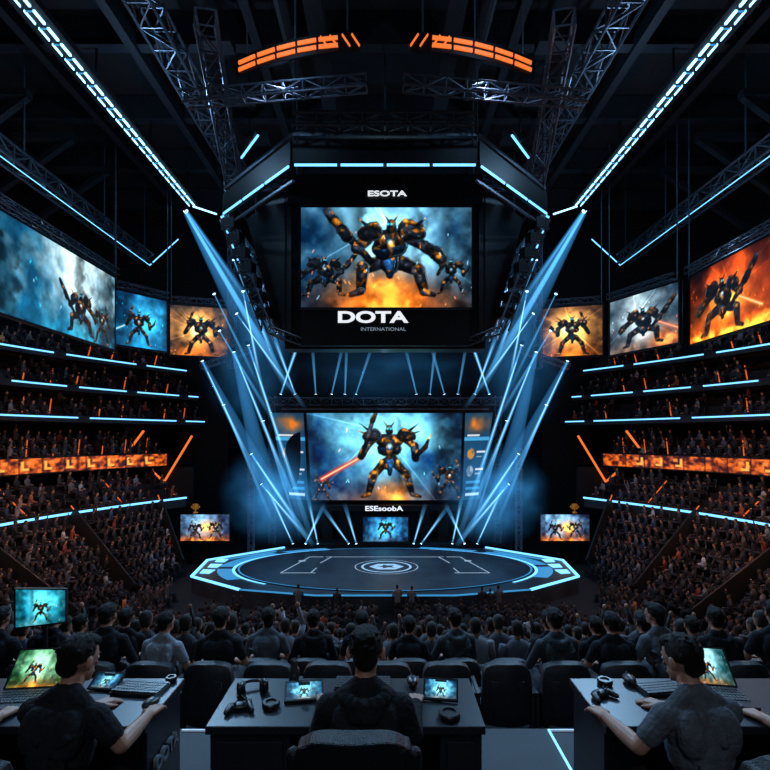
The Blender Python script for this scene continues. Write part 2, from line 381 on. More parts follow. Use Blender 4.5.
for s,nm in((-1,'left'),(1,'right')):
    b=MB()
    prof=[(-5.4,-8)]; rows=[]
    for j in range(7):
        d=-5.4+j*.77; z=-7.5+j*.6; prof+=[(d,z),(d+.77,z)]; rows.append((d+.45,z))
    prof+=[(0,-3.3),(.2,-3.3),(.2,-8)]
    sweep(b,s,prof,frange(6,37.5,.75),[0]*len(prof),wl)
    for d,z in rows: sidecrowd(s,d,z,16,37,wl)
    for ya in (18.6,24.8,31.0,36.9):
        k=wl(ya); b.bar(cpt(s,ya+.1,-5.4*k,-6.9),cpt(s,ya+.1,-.1,-2.75),.12,1.1,1); b.bar(cpt(s,ya+.1,-5.4*k,-6.33),cpt(s,ya+.1,-.1,-2.18),.05,.05,4)
    TIERS=[(0,-3.35,-2.55,4,.85,.45,39.2,3),(3.6,-.35,.75,3,.8,.5,40.,4),(4.0,3.15,3.6,3,.8,.6,43,3),(4.6,5.4,5.85,3,.8,.6,42.8,3),(5.2,7.75,8.2,3,.8,.6,42.2,3)]
    for ti,(d0,zb,zt,nr,dp,rs,yend,mi) in enumerate(TIERS):
        ys=frange(8,yend,.75)
        prof=[(d0,zb),(d0,zt),(d0+.12,zt),(d0+.12,zt-.45)]; z=zt-.45
        for j in range(nr):
            prof+=[(d0+.12+dp*(j+1),z),(d0+.12+dp*(j+1),z+rs)]
            sidecrowd(s,d0+.12+dp*(j+.45),z,14,yend-.5,None,.9 if ti<2 else .65,ph=ti*2.1); z+=rs
        dd=d0+.12+dp*nr; prof+=[(dd+.6,z),(dd+.6,zb),(d0,zb)]
        sweep(b,s,prof,ys,[1]+[0]*20)
        if ti!=1:
            for k in range(len(ys)-1):
                seglen=6 if ti in(0,) else (5,7,9)[ti%3]
                if k%seglen==seglen-1 and ti!=0: continue
                p=cpt(s,ys[k],d0-.05,zt-.12 if ti else zt-.1);q=cpt(s,ys[k+1],d0-.05,zt-.12 if ti else zt-.1)
                b.bar(p,q,.05,.10 if ti else .13,2)
        # orange rail lights and slanted stair lights
        if ti in(1,2,3,4):
            for k in range(3,len(ys)-2,2):
                if random.random()<.75:
                    p=cpt(s,ys[k],d0+.3,zt+.1); q=cpt(s,ys[k]+1.1,d0+2.2,zt+1.25); b.bar(p,q,.06,.09,4)
        if ti==0:
            for k in range(4,len(ys)-3,8):
                p=cpt(s,ys[k],d0+.4,zt+.1); q=cpt(s,ys[k]+.5,d0+3.3,zt+1.5); b.bar(p,q,.05,.06,4)
    b.build('grandstand_balconies',[M_conc,M_fascia,M_blue,M_fascia,M_orgd])
    W,H=420,14
    rng=np.random.RandomState(30+s); f=fbm(H,W,4,rng,4); k=np.clip((f-.3)*2.9,0,1)[...,None]
    img=np.array((.20,.045,.01))*(1-k)+np.array((1.,.45,.12))*k
    g=vnoise(H,W,2,rng)[0]; 
    for x in range(0,W-12,18):
        if g[x]<.75: img[3:11,x+2:x+4]=(1,.7,.3); img[3:5,x+4:x+8]=(1,.7,.3); img[8:11,x+6:x+10]=(.9,.5,.2)
        img[:,x:x+1]*=.2
    img=np.clip(img,0,1); ys=np.linspace(10,39.8,W); mb=MB()
    for j in range(H):
        for yy in ys: mb.v.append(tuple(cpt(s,yy,3.52,-.25+.95*j/(H-1))))
    for j in range(H-1):
        for i2 in range(W-1):
            q=(j*W+i2,j*W+i2+1,(j+1)*W+i2+1,(j+1)*W+i2); mb.f.append(q); mb.m.append(0)
    me=mb.mesh('ribbon_display',[M_scr]); c=np.ones((W*H,4),np.float32); c[:,:3]=(img.reshape(-1,3)**2.2)
    at=me.color_attributes.new('Col','FLOAT_COLOR','POINT'); at.data.foreach_set('color',c.ravel())
    o=bpy.data.objects.new('ribbon_display',me); COL.objects.link(o)
    b=MB()
    b.bar((s*17.4,48.6,-8),(s*17.4,48.6,12),4.4,.6,0)
    b.bar((s*17.2,41.5,-8),(s*17.2,41.5,-.4),2.6,.3,0)
    def ch(p,q): b.bar(p,q,.13,.16,1,up=(0,1,0))
    ch((s*18.2,41.2,-1.6),(s*15.9,41.2,2.2)); ch((s*18.2,41.2,-1.6),(s*19.1,41.0,-.7)); ch((s*18.6,41.2,-2.0),(s*17.3,41.2,-2.6))
    ch((s*20.6,40.2,1.0),(s*19.4,40.2,2.6))
    b.build('balcony_end_pylon',[M_wall,M_org])

# ------------------------------------------------------------------ crowd + seats (instanced geometry)
def rloft(rings,n=8):
    vs=[];
    for (cx,cy,cz,rx,ry) in rings: vs+=[(cx+rx*math.cos(2*math.pi*j/n),cy+ry*math.sin(2*math.pi*j/n),cz) for j in range(n)]
    fs=[]
    for i in range(len(rings)-1):
        o=i*n; fs+=[(o+j,o+(j+1)%n,o+n+(j+1)%n,o+n+j) for j in range(n)]
    fs.append(tuple(range((len(rings)-1)*n,len(rings)*n)))
    return vs,fs
def ptemplate(pose=0,stand=False):
    mb=MB(); g=[]; U=.42 if stand else 0.
    def A(vs,fs,k): mb.add([(v[0],v[1],v[2]+(U if k!=3 or not stand else 0)) for v in vs],fs,0); g.extend([k]*len(vs))
    A(*rloft([(0,0,.42,.17,.12),(0,.01,.6,.15,.11),(0,.03,.82,.18,.12),(0,.04,.97,.2,.11),(0,.04,1.04,.13,.08),(0,.05,1.08,.055,.055)]),0)
    A(*rloft([(0,.05,1.05,.05,.05),(0,.06,1.14,.05,.055)],6),1)
    vs,fs=rloft([(0,.07,1.10,.035,.04),(0,.075,1.14,.06,.075),(0,.07,1.20,.078,.092),(0,.065,1.26,.08,.095),(0,.06,1.31,.06,.075),(0,.06,1.335,.02,.03)])
    mb.add([(v[0],v[1],v[2]+U) for v in vs],fs,0); g.extend([2 if (v[2]>1.27 or v[1]<.07) and v[2]>1.12 else 1 for v in vs])
    for s in(-1,1):
        m2=MB()
        if pose==0 or (pose==2 and s<0): m2.tube((s*.2,.04,1.0),(s*.25,.05,.74),.06,.045,n=6); m2.tube((s*.25,.05,.74),(s*.12,.3,.66),.045,.035,n=6)
        else: m2.tube((s*.2,.04,1.0),(s*.27,.15,1.18),.06,.045,n=6); m2.tube((s*.27,.15,1.18),(s*.2,.2,1.44),.042,.03,n=6)
        A(m2.v,m2.f,0); m2=MB()
        c=(s*.12,.32,.66) if (pose==0 or (pose==2 and s<0)) else (s*.19,.2,1.48)
        m2.ell(c,(.035,.045,.045),n=6,k=4); A(m2.v,m2.f,1)
        m2=MB()
        if stand: m2.tube((s*.09,.0,.9),(s*.1,.02,.48),.09,.065,n=6); m2.tube((s*.1,.02,.48),(s*.11,.0,.05),.062,.045,n=6); m2.box((s*.11,.06,.05),(.09,.25,.09))
        else: m2.tube((s*.09,.02,.5),(s*.12,.45,.5),.085,.065,n=6); m2.tube((s*.12,.45,.5),(s*.12,.42,.05),.06,.045,n=6); m2.box((s*.12,.48,.05),(.09,.24,.09))
        A(m2.v,m2.f,3)
    return np.array(mb.v),mb.f,np.array(g)
SH=[(.02,.022,.03),(.035,.04,.05),(.05,.06,.08),(.015,.015,.02),(.16,.18,.21),(.03,.06,.11),(.34,.38,.44),(.24,.05,.03),(.06,.05,.045),(.34,.17,.08)]
SHW=np.array([.26,.18,.12,.19,.08,.07,.035,.03,.03,.015]);SHW/=SHW.sum()
def tile(name,T,items,mats,color=True,smooth=True):
    tv,tf,g=T; N=len(items)
    if not N: return
    it=np.array(items,float); sc=RNG.uniform(.9,1.07,N) if color else np.ones(N)
    ca,sa=np.cos(it[:,3])[:,None],np.sin(it[:,3])[:,None]
    x=tv[None,:,0]*sc[:,None];y=tv[None,:,1]*sc[:,None];z=tv[None,:,2]*sc[:,None]
    P=np.stack([x*ca-y*sa+it[:,0:1],x*sa+y*ca+it[:,1:2],z+it[:,2:3]],-1).reshape(-1,3)
    nv=len(tv)
    fl=np.concatenate([np.array(f) for f in tf]); ln=np.array([len(f) for f in tf])
    L=(fl[None]+ (np.arange(N)*nv)[:,None]).ravel(); LT=np.tile(ln,N); LS=np.concatenate([[0],np.cumsum(LT)[:-1]])
    me=bpy.data.meshes.new(name); me.vertices.add(len(P)); me.vertices.foreach_set('co',P.ravel())
    me.loops.add(len(L)); me.loops.foreach_set('vertex_index',L.astype(np.int32))
    me.polygons.add(len(LT)); me.polygons.foreach_set('loop_start',LS.astype(np.int32))
    try: me.polygons.foreach_set('loop_total',LT.astype(np.int32))
    except Exception: pass
    if smooth: me.polygons.foreach_set('use_smooth',np.ones(len(LT),bool))
    me.update(calc_edges=True)
    for m in mats: me.materials.append(m)
    if color:
        shirt=np.array(SH)[RNG.choice(len(SH),N,p=SHW)]*RNG.uniform(.4,1.5,(N,1)); skin=np.array((.40,.22,.14))*RNG.uniform(.3,1.2,(N,1)); hair=np.array((.012,.010,.009))*RNG.uniform(.5,2.5,(N,1)); pant=np.array((.012,.014,.022))*RNG.uniform(.5,2,(N,1))
        C=np.stack([shirt,skin,hair,pant],1)[:,g,:].reshape(-1,3); C=np.concatenate([C,np.ones((len(C),1))],1).astype(np.float32)
        at=me.color_attributes.new('Col','FLOAT_COLOR','POINT'); at.data.foreach_set('color',C.ravel())
    o=bpy.data.objects.new(name,me); COL.objects.link(o); return o
cp=RNG.rand(len(people)); 
for k,(lo,hi) in enumerate([(0,.84),(.84,.91),(.91,1.01)]):
    tile('seated_crowd',ptemplate(k),[p for p,c in zip(people,cp) if lo<=c<hi],[M_crowd])
tile('standing_stage_crew',ptemplate(0,True),[(x,27.95+dy,-8,a) for x,dy,a in((-4.85,0,.1),(-2.7,.1,-.2),(.7,0,.3),(1.5,.15,-.3),(5.45,0,.2),(5.9,.1,-.2),(6.35,0,0))],[M_crowd])
def seat_t(near=False):
    mb=MB()
    if near:
        NX,NZ=9,7; F=[];Bk=[]
        for j in range(NZ):
            z=.36+.58*j/(NZ-1); 
            for i in range(NX):
                u=-1+2*i/(NX-1); w=.232*(1-.16*max(0,(z-.72)/.22)**2); x=u*w
                zz=z-(.05*abs(u)**3 if j==NZ-1 else 0); y=-.27+.045*u*u-.03*math.sin((z-.36)/.58*3.1)
                F.append((x,y+.045,zz)); Bk.append((x,y-.04-.015*(1-abs(u)),zz))
        n=len(F); fs=[]
        for j in range(NZ-1):
            for i in range(NX-1):
                a=j*NX+i; fs+=[(a,a+NX,a+NX+1,a+1),(n+a,n+a+1,n+a+NX+1,n+a+NX)]
        for i in range(NX-1): a=(NZ-1)*NX+i; fs+=[(a,n+a,n+a+1,a+1),(i,i+1,n+i+1,n+i)]
        for j in range(NZ-1): a=j*NX; c=a+NX-1; fs+=[(a,n+a,n+a+NX,a+NX),(c,c+NX,n+c+NX,n+c)]
        mb.add(F+Bk,fs)
        mb.box((0,-.33,.62),(.30,.012,.34))
    else:
        for i in range(5):
            x=-.2+.1*i; yy=-.26- .025*(1-abs(i-2)/2)
            mb.box((x,yy,.68),(.101,.07,.46 if i in(0,4) else .5))
    mb.box((0,-.02,.43),(.44,.44,.09)); 
    for s in(-1,1): mb.box((s*.258,-.08,.62),(.04,.34,.045)); mb.box((s*.258,-.2,.32),(.035,.09,.6))
    return np.array(mb.v),mb.f,None
ST=seat_t(); SN=seat_t(True)
tile('arena_seating',ST,seats,[M_seat],color=False,smooth=False)
PW=.56
near=[(n*PW+.02,4.95,-.95,0) for n in range(-18,19)]
near2=[(n*PW+.28,5.85,-1.32,0) for n in range(-20,21)]
for nn in(near,near2):
    o=tile('seat_row',SN,nn,[M_seat],color=False,smooth=False); bv=o.modifiers.new('b','BEVEL'); bv.width=.012; bv.segments=2; bv.limit_method='ANGLE'; bv.angle_limit=math.radians(40)

# ------------------------------------------------------------------ stage
b=MB()
cy,rx,ry,zt=34.8,10.0,5.6,-6.9
oct_=[(-4,28.4),(4,28.4),(8.6,29.5),(12.5,32.3),(13.0,36.6),(8.2,40.8),(-8.2,40.8),(-13.0,36.6),(-12.5,32.3),(-8.6,29.5)]
n=len(oct_)
b.add([(x,y,zt-.05) for x,y in oct_]+[(x,y,-8) for x,y in oct_],[tuple(range(n))]+[(i,n+i,n+(i+1)%n,(i+1)%n) for i in range(n)],0)
for i in range(n):
    p,q=V(oct_[i]+(zt,)),V(oct_[(i+1)%n]+(zt,))
    if i==5: continue
    side=i in(2,3,7,8,4,6)
    b.bar(p,q,.16 if side else .09,.10 if side else .07,1 if side else 2)
N=72
el=lambda r,z:[(r*rx*math.cos(2*math.pi*i/N),cy+r*ry*math.sin(2*math.pi*i/N),z) for i in range(N)]
b.add(el(1,zt+.02),[tuple(range(N))],0)
def ring(r0,r1,z,mi,skip=()):
    A,B=el(r0,z),el(r1,z); b.add(A+B,[(i,N+i,N+(i+1)%N,(i+1)%N) for i in range(N) if i not in skip],mi)
ring(1.0,1.012,zt+.03,2)
sk=[i for i in range(N) if (i%9) in(0,) or 15<=i<=22]+list(range(42,67))
ring(1.05,1.15,zt-.03,2,sk)
ring(1.03,1.05,zt-.02,1,list(range(14,23))+list(range(45,64)))
for s in(-1,1):
    for i in range(3):
        y0=33+i*1.5
        b.add([(s*11.6,y0,zt-.02),(s*12.3,y0+.1,zt-.02),(s*12.4,y0+1.1,zt-.02),(s*11.5,y0+1.,zt-.02)],[(0,1,2,3)],1)
    b.bar((s*12.2,37.2,zt-.01),(s*8.8,40.3,zt-.01),.1,.06,1); b.bar((s*11.6,36.9,zt-.01),(s*8.6,39.4,zt-.01),.3,.04,2)
z=zt+.035
def ln(p,q,w=.08,mi=3): b.bar(p+(z,),q+(z,),w,.02,mi)
for s in(-1,1):
    ln((s*6.9,33),(s*5.6,37.4)); ln((s*6.9,33),(s*4.6,33)); ln((s*5.6,37.4),(s*4.6,37.4)); ln((s*4.6,35.6),(s*4.0,37.4)); ln((s*4.9,33),(s*4.7,34.2))
    b.box((s*6.0,36.2,z),(.5,.3,.02),3)
ln((-4.4,37.4),(4.4,37.4),.04)
def oval(cx,cy,a,bb,w,mi,n=40,z=z):
    P=[(cx+a*k*math.cos(2*math.pi*i/n),cy+bb*k*math.sin(2*math.pi*i/n),z) for k in(1,1-w/a) for i in range(n)]
    b.add(P,[(i,(i+1)%n,n+(i+1)%n,n+i) for i in range(n)],mi)
oval(.1,34.6,1.75,1.5,.16,4); oval(.1,34.6,2.2,1.9,.07,3)
b.add([(.1+1.2*math.cos(a),34.6+.85*math.sin(a),z) for a in [2*math.pi*i/6 for i in range(6)]],[tuple(range(6))],4)
b.add([(.1+.7*math.cos(a)*(1 if i%2 else .5),34.6+.5*math.sin(a)*(1 if i%2 else .5),z+.01) for i,a in enumerate([2*math.pi*i/10 for i in range(10)])],[tuple(range(10))],0)
b.build('stage_platform',[M_stage,M_blue,M_blue2,M_line,mat('emblem_light',(.4,.5,.6),.4,em=(.35,.6,.85),es=.6)])

bk=empty('stage_video_display')
b=MB()
b.box((0,43.4,-1.5),(19,.8,13),0)
for s in(-1,1): b.truss((s*9.6,42.6,-6.9),(s*9.6,42.6,5.6),.5,.8,.05,1)
b.truss((-10,42.6,5.1),(10,42.6,5.1),.6,.9,.05,1); b.box((0,42.4,4.45),(17.5,.3,.12),1)
b.box((0,41.6,-3.75),(14,1.2,.45),0)
for i in range(12): b.box((-8.2+i*1.49,41.9,4.9),(.35,.35,.3),0)
b.box((0,41.9,-6.75),(13,1.8,.4),0)
for s in(-1,1):
    for k in range(3): b.box((s*(3.4+k*1.5),42.5,-5.3),(.9,.5,2.6),0); b.box((s*(3.4+k*1.5),42.2,-4.1),(.8,.05,.06),2)
b.build('support_frame',[M_black,M_truss,M_blue2],parent=bk)
img=art(230,134,3,(.02,.15,.32),(.48,.86,.98),.47,.8,.22,[(.93,.02,.42,PD,-1,None),(.07,.0,.28,PD,1,None),(.53,.04,.92,PG,1,(1.,.22,.12))],rays=3,gs=1.0,pill=.8,boom=(.55,.06,.18,(.9,.5,.15)))
screen('main_screen',(-6.15,42,-3.2),(6.25,42,-3.2),(6.5,42,4.1),(-6.6,42,4.1),img,bk)
screen('wing_screen_a',(-8.1,41.4,-3.0),(-6.45,42,-3.2),(-6.85,42,4.1),(-9.4,41.2,4.1),stats(40,100,1),bk)
screen('wing_screen_b',(6.5,42,-3.2),(7.9,41.4,-3.0),(8.9,41.2,4.1),(6.75,42,4.1),stats(40,100,2),bk)
screen('door_screen',(-1.8,41.2,-6.5),(1.9,41.2,-6.5),(1.9,41.2,-4.5),(-1.8,41.2,-4.5),art(56,32,8,(.02,.14,.3),(.3,.75,1),.5,.5,.1,[(.5,.1,.8,PD,1,None)]),bk)
text('ESEsoobA',.56,(-.1,41.0,-3.78),M_white,bk,sx=1.35,bold=.012)
for s in(-1,1):
    g=empty('side_stage_screen')
    screen('panel',(s*14.4-1.95,40,-6.2),(s*14.4+1.95,40,-6.2),(s*14.4+1.95,40,-4.1),(s*14.4-1.95,40,-4.1),
      art(76,42,11+s,(.12,.16,.28),(.5,.75,.95),.4,.7,.6,[(.3,.05,.7,PD,1,None),(.72,.1,.7,PG,-1,None)],fw=.8,boom=(.55,.5,.32,(1,.5,.15))),g,t=.1)
    b=MB(); b.box((s*14.4,40.2,-7.15),(.5,.3,1.7),0); b.box((s*14.4,40.2,-7.9),(2.6,1,.2),0)
    b.lathe((s*15.2,40.1,-4.0),[(.2,0),(.18,.08),(.05,.16),(.05,.3),(.2,.45),(.24,.7),(.17,.75)],1,12)
    for k in(-1,1): b.tube((s*15.2+k*.22,40.1,-3.4),(s*15.2+k*.36,40.1,-3.5),.04,mi=1); b.tube((s*15.2+k*.36,40.1,-3.5),(s*15.2+k*.12,40.1,-3.7),.04,mi=1)
    b.build('stand_and_trophy',[M_black,M_gold],parent=g)

# ------------------------------------------------------------------ hanging centre rig
rig=empty('hanging_video_cube')
b=MB()
pts=[(-9.3,36),(-9.3,29.2),(-4.4,24),(4.4,24),(9.3,29.2),(9.3,36)]
for i in range(5):
    p,q=pts[i],pts[i+1]
    b.bar(p+(15.7,),q+(15.7,),.35,1.1,0); b.bar(p+(16.6,),q+(16.6,),.2,.2,1)
    d=(V(q)-V(p)); nrm=V((d.y,-d.x)).normalized()*.2
    m=max(2,int(d.length/2.2))
    for k in range(m):
        a=V(p)+d*(k+.04)/m; c=V(p)+d*(k+.96)/m
        b.bar((a.x+nrm.x,a.y+nrm.y,15.05),(c.x+nrm.x,c.y+nrm.y,15.05),.06,.10,2)
    if i in(1,3): b.bar((V(p).x,V(p).y,14.4),(V(q).x,V(q).y,14.4),.12,.12,1)
for x,y in pts+[(0,28.4),(-5,28.4),(5,28.4)]: b.tube((x,y,16),(x,y,24),.06,mi=1)
b.truss((-9.3,29.2,16.9),(9.3,29.2,16.9),.6,1,.06,1); b.truss((-4.4,24,17.2),(4.4,24,17.2),.6,1,.06,1)
b.box((0,29.0,11.9),(11.4,1.2,9.6),0)
b.box((0,28.25,16.0),(11,.35,1.7),0)
for s in(-1,1):
    b.truss((s*9.2,29.2,14.8),(s*6.6,28.4,8.2),.6,.9,.06,1); b.truss((s*9.1,34,14.8),(s*6.6,31,8.2),.5,.9,.05,1)
    b.truss((s*6.6,28.4,8.2),(s*4.6,28.3,7.4),.4,.7,.05,1)
    b.add([(s*5.3,28.2,16.2),(s*5.3,28.2,8.0),(s*6.3,28.9,8.2),(s*8.3,30,15.2)],[(0,1,2,3)],0)
    b.bar((s*9.5,29.0,14.9),(s*8.4,28.6,12.2),.07,.07,2); 
    for k in range(7):
        z=14.3-k*.85; x=s*(8.9-k*.33); R=Matrix.Rotation(s*.4,3,'Z'); b.box((x,28.7,z),(.9,.5,.6),0,R); b.box((x,28.42,z-.2),(.5,.04,.05),1)
b.box((0,28.15,8.2),(9.4,.5,2.0),0)
b.bar((-4.7,27.85,9.22),(4.7,27.85,9.22),.05,.05,1)
b.build('rig_structure',[M_black,M_truss,M_blue,M_blue2],parent=rig)
img=art(240,142,21,(.03,.15,.27),(.52,.82,.96),.5,.85,.7,[(.14,.12,.42,PD,-1,None,CROUCH),(.88,.14,.38,PD,1,None),(.52,.12,.84,PG,1,None,CROUCH)],rays=4,fpos=.03,fw=.33,gs=1.0,pill=.8,boom=(.5,.10,.34,(1.,.52,.12)))
screen('front_screen',(-4.7,28,9.35),(4.85,28,9.35),(4.85,28,14.95),(-4.7,28,14.95),img,rig,t=.15)
text('DOTA',.86,(-.72,27.85,8.75),M_white,rig,sx=1.6,bold=.03); text('INTERNATIONAL',.27,(-.1,27.85,8.1),M_line,rig,sx=1.2)
text('ESOTA',.42,(.1,27.95,15.7),M_white,rig,sx=1.7,bold=.012)
b=MB(); b.box((0,33,8.0),(1.2,.2,.6),0); b.tube((0,33,8),(0,33,16),.05,mi=1)
b.build('logo_panel',[M_black,M_truss],parent=rig); text('2G',.45,(0,32.8,8.0),M_org,rig)

for s in(-1,1):
    b=MB()
    arc=lambda t:V((s*(1.0+5.5*t),20.6+1.2*t*t,18.35-.25*t*t))
    for k in range(12): b.bar(arc(k/12),arc((k+1)/12),.15,.8,0)
    for k in range(6):
        t0=(k+.05)/6*.98;t1=(k+.93)/6*.98
        if k in(0,1):
            for j in range(2):
                a=arc(t0+(t1-t0)*j*.5)-V((0,.12,.22)); c=arc(t0+(t1-t0)*(j*.5+.4))-V((0,.12,-.26)); b.bar(a,c,.05,.09,1,up=(0,1,0))
        if k>0:
            for zz in(-.15,.15):
                b.bar(arc(t0)-V((0,.12,-zz)),arc(t1)-V((0,.12,-zz)),.05,.16,1)
    b.truss((s*.8,21.6,17.4),(s*9,22.4,17.2),.5,.9,.05,2)
    for k in range(3): b.tube(arc(.1+.4*k),arc(.1+.4*k)+V((0,0,5.5)),.04,mi=2)
    b.build('orange_header_light',[M_black,M_org,M_truss])

for s in(-1,1):
    b=MB()
    b.truss((s*10.5,12,21),(s*10.5,37,21),1.1,1.3,.08,0,h=.9)
    b.truss((s*7.2,20,18.9),(s*9.0,30,16.9),.8,1.1,.06,0)
    b.build('roof_truss',[M_truss])
    b=MB(); b.bar((s*15,12,20.25),(s*15,39,20.25),1.1,.3,0)
    y=12.
    while y<38.6:
        b.box((s*14.8,y+.4,20.06),(.10,.68,.1),1); b.box((s*15.2,y+.4,20.06),(.05,.68,.1),1); b.box((s*15.0,y+.1,20.06),(.4,.03,.06),2); y+=.9
    b.bar((s*15,39,20.1),(s*13.6,40.4,20.1),.1,.1,1)
    for yy in(14,20,26,32,38): b.tube((s*15,yy,20.3),(s*15,yy,24),.06,mi=0)
    b.build('linear_ceiling_light',[M_black,M_bluew,M_blue2])
    b=MB(); b.truss((s*20.2,18,17.2),(s*20.2,42.5,17.2),1.0,1.2,.08,0,h=.8)
    b.bar((s*20.0,18,16.7),(s*20.0,42.5,16.7),.04,.04,1); b.bar((s*20,42.5,16.7),(s*18.2,44,19.5),.09,.09,1)
    for yy in(20,28,36,42): b.tube((s*20.2,yy,17.5),(s*20.2,yy,24),.05,mi=0)
    b.build('side_roof_truss',[M_truss,M_blue])
    b=MB(); b.bar((s*6.2,24.5,17.0),(s*7.6,26.5,17.0),.22,.22,0); b.bar((s*6.2,24.45,16.86),(s*7.6,26.45,16.86),.09,.06,1)
    b.tube((s*6.9,25.5,17),(s*6.9,25.5,21.0),.04,mi=0); b.build('batten_light',[M_black,M_blue])

def hs(s,a,c,z0,z1,img):
    (xa,ya),(xc,yc)=a,c
    g=empty('hanging_side_screen')
    if s<0: bl,br=(-xa,ya),(-xc,yc)
    else: bl,br=(xc,yc),(xa,ya)
    screen('display',(bl[0],bl[1],z0),(br[0],br[1],z0),(br[0],br[1],z1),(bl[0],bl[1],z1),img,g,t=.12)
    b=MB(); 
    for p in(bl,br): b.tube((p[0],p[1]+.15,z1),(p[0],p[1]+.15,24),.05,mi=0)
    b.truss((bl[0],bl[1]+.3,z1+.5),(br[0],br[1]+.3,z1+.5),.4,.8,.04,0); b.build('hanger_truss',[M_truss],parent=g)
hs(-1,(18.5,21.5),(18.55,34.3),8.1,13.0,art(230,86,41,(.06,.32,.46),(.80,.94,.98),.70,.75,.3,[(.70,.06,.55,PD,1,None,CROUCH),(.88,.02,.5,PD,-1,None)],firecol=(.1,.8,1.),pill=.8,gs=.85))
hs(-1,(18.9,34.9),(16.6,38),8.6,12.4,art(76,72,42,(.03,.20,.34),(.2,.66,.88),.6,.5,.3,[(.45,.05,.7,PD,1,(.2,.8,1))],firecol=(.1,.7,1.)))
hs(-1,(16.4,38.2),(12.2,39.5),8.4,12.2,art(84,74,43,(.20,.18,.18),(.95,.58,.28),.45,.5,.5,[(.5,.03,.85,PD,1,None)],rays=10,pill=.5,gs=.9,boom=(.45,.55,.30,(1,.75,.4))))
hs(1,(16.6,38.2),(12.3,39.5),8.4,12.2,art(84,74,44,(.28,.17,.10),(.95,.62,.30),.5,.55,.5,[(.52,.03,.85,PD,-1,None)],rays=8,pill=.5,gs=.9,boom=(.5,.6,.30,(1,.8,.45))))
hs(1,(18.9,32.2),(16.8,37.3),8.2,12.1,art(92,74,45,(.16,.24,.31),(.68,.78,.82),.4,.6,.25,[(.52,.08,.72,PD,-1,(1,.3,.2),CROUCH)],rays=4,gs=1.,boom=(.85,.1,.25,(.9,.4,.15))))
hs(1,(19.3,20.5),(19.3,31.6),7.95,12.2,art(200,80,46,(.08,.025,.02),(.80,.28,.08),.33,.55,.9,[(.27,.05,.80,PD,-1,(1,.6,.2),CROUCH)],rays=5,fw=.8,pill=.7,boom=(.3,.4,.34,(1,.6,.2))))

# ------------------------------------------------------------------ spotlight heads with glowing cones standing in for lit beams
def beam_mat(name,col,k,pw):  # emission-only volume: beam brightness is put into the cone, not cast by lamps
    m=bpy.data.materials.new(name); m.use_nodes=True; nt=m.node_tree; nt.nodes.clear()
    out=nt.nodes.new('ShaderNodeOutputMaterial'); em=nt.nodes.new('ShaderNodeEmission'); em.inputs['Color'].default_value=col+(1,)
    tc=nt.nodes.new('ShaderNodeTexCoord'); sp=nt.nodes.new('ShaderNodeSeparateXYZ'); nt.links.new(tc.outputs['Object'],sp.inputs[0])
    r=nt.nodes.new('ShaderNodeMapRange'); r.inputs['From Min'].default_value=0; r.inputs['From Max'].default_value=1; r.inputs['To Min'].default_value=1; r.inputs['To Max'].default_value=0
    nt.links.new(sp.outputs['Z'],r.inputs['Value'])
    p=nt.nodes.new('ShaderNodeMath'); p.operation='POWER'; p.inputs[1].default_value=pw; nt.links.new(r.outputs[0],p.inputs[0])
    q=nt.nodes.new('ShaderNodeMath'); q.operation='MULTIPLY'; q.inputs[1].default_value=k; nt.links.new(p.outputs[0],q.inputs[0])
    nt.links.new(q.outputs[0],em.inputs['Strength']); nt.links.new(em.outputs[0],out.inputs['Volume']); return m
M_beam=beam_mat('blue_beam_glow',(.11,.50,1.),4.6,1.3); M_core=beam_mat('beam_core_glow',(.45,.82,1.),16.,1.0); M_beam2=beam_mat('wide_beam_glow',(.06,.36,.85),.62,1.6)
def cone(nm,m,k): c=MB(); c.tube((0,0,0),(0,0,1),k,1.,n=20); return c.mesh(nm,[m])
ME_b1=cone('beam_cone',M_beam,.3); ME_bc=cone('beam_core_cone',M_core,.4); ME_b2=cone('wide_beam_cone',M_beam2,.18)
hd=MB(); hd.lathe((0,0,-.45),[(.12,0),(.2,.1),(.22,.3),(.24,.5)],0,14); hd.lathe((0,0,.04),[(.2,0),(.2,.03)],1,14)
for s in(-1,1): hd.box((s*.28,0,-.2),(.05,.12,.5),0)
hd.box((0,0,-.48),(.6,.14,.06),0); ME_head=hd.mesh('spot_head',[M_black,M_lens])
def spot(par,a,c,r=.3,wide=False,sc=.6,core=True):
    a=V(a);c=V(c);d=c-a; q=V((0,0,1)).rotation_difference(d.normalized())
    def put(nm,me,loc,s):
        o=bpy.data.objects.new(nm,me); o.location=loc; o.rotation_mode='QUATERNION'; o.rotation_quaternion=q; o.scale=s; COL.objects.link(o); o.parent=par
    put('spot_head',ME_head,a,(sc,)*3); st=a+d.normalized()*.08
    put('beam_glow',ME_b2 if wide else ME_b1,st,(r*(1 if wide else .8),r*(1 if wide else .8),d.length))
    if core and not wide: put('beam_core_glow',ME_bc,st+d*.08,(.065,.065,d.length*.62))
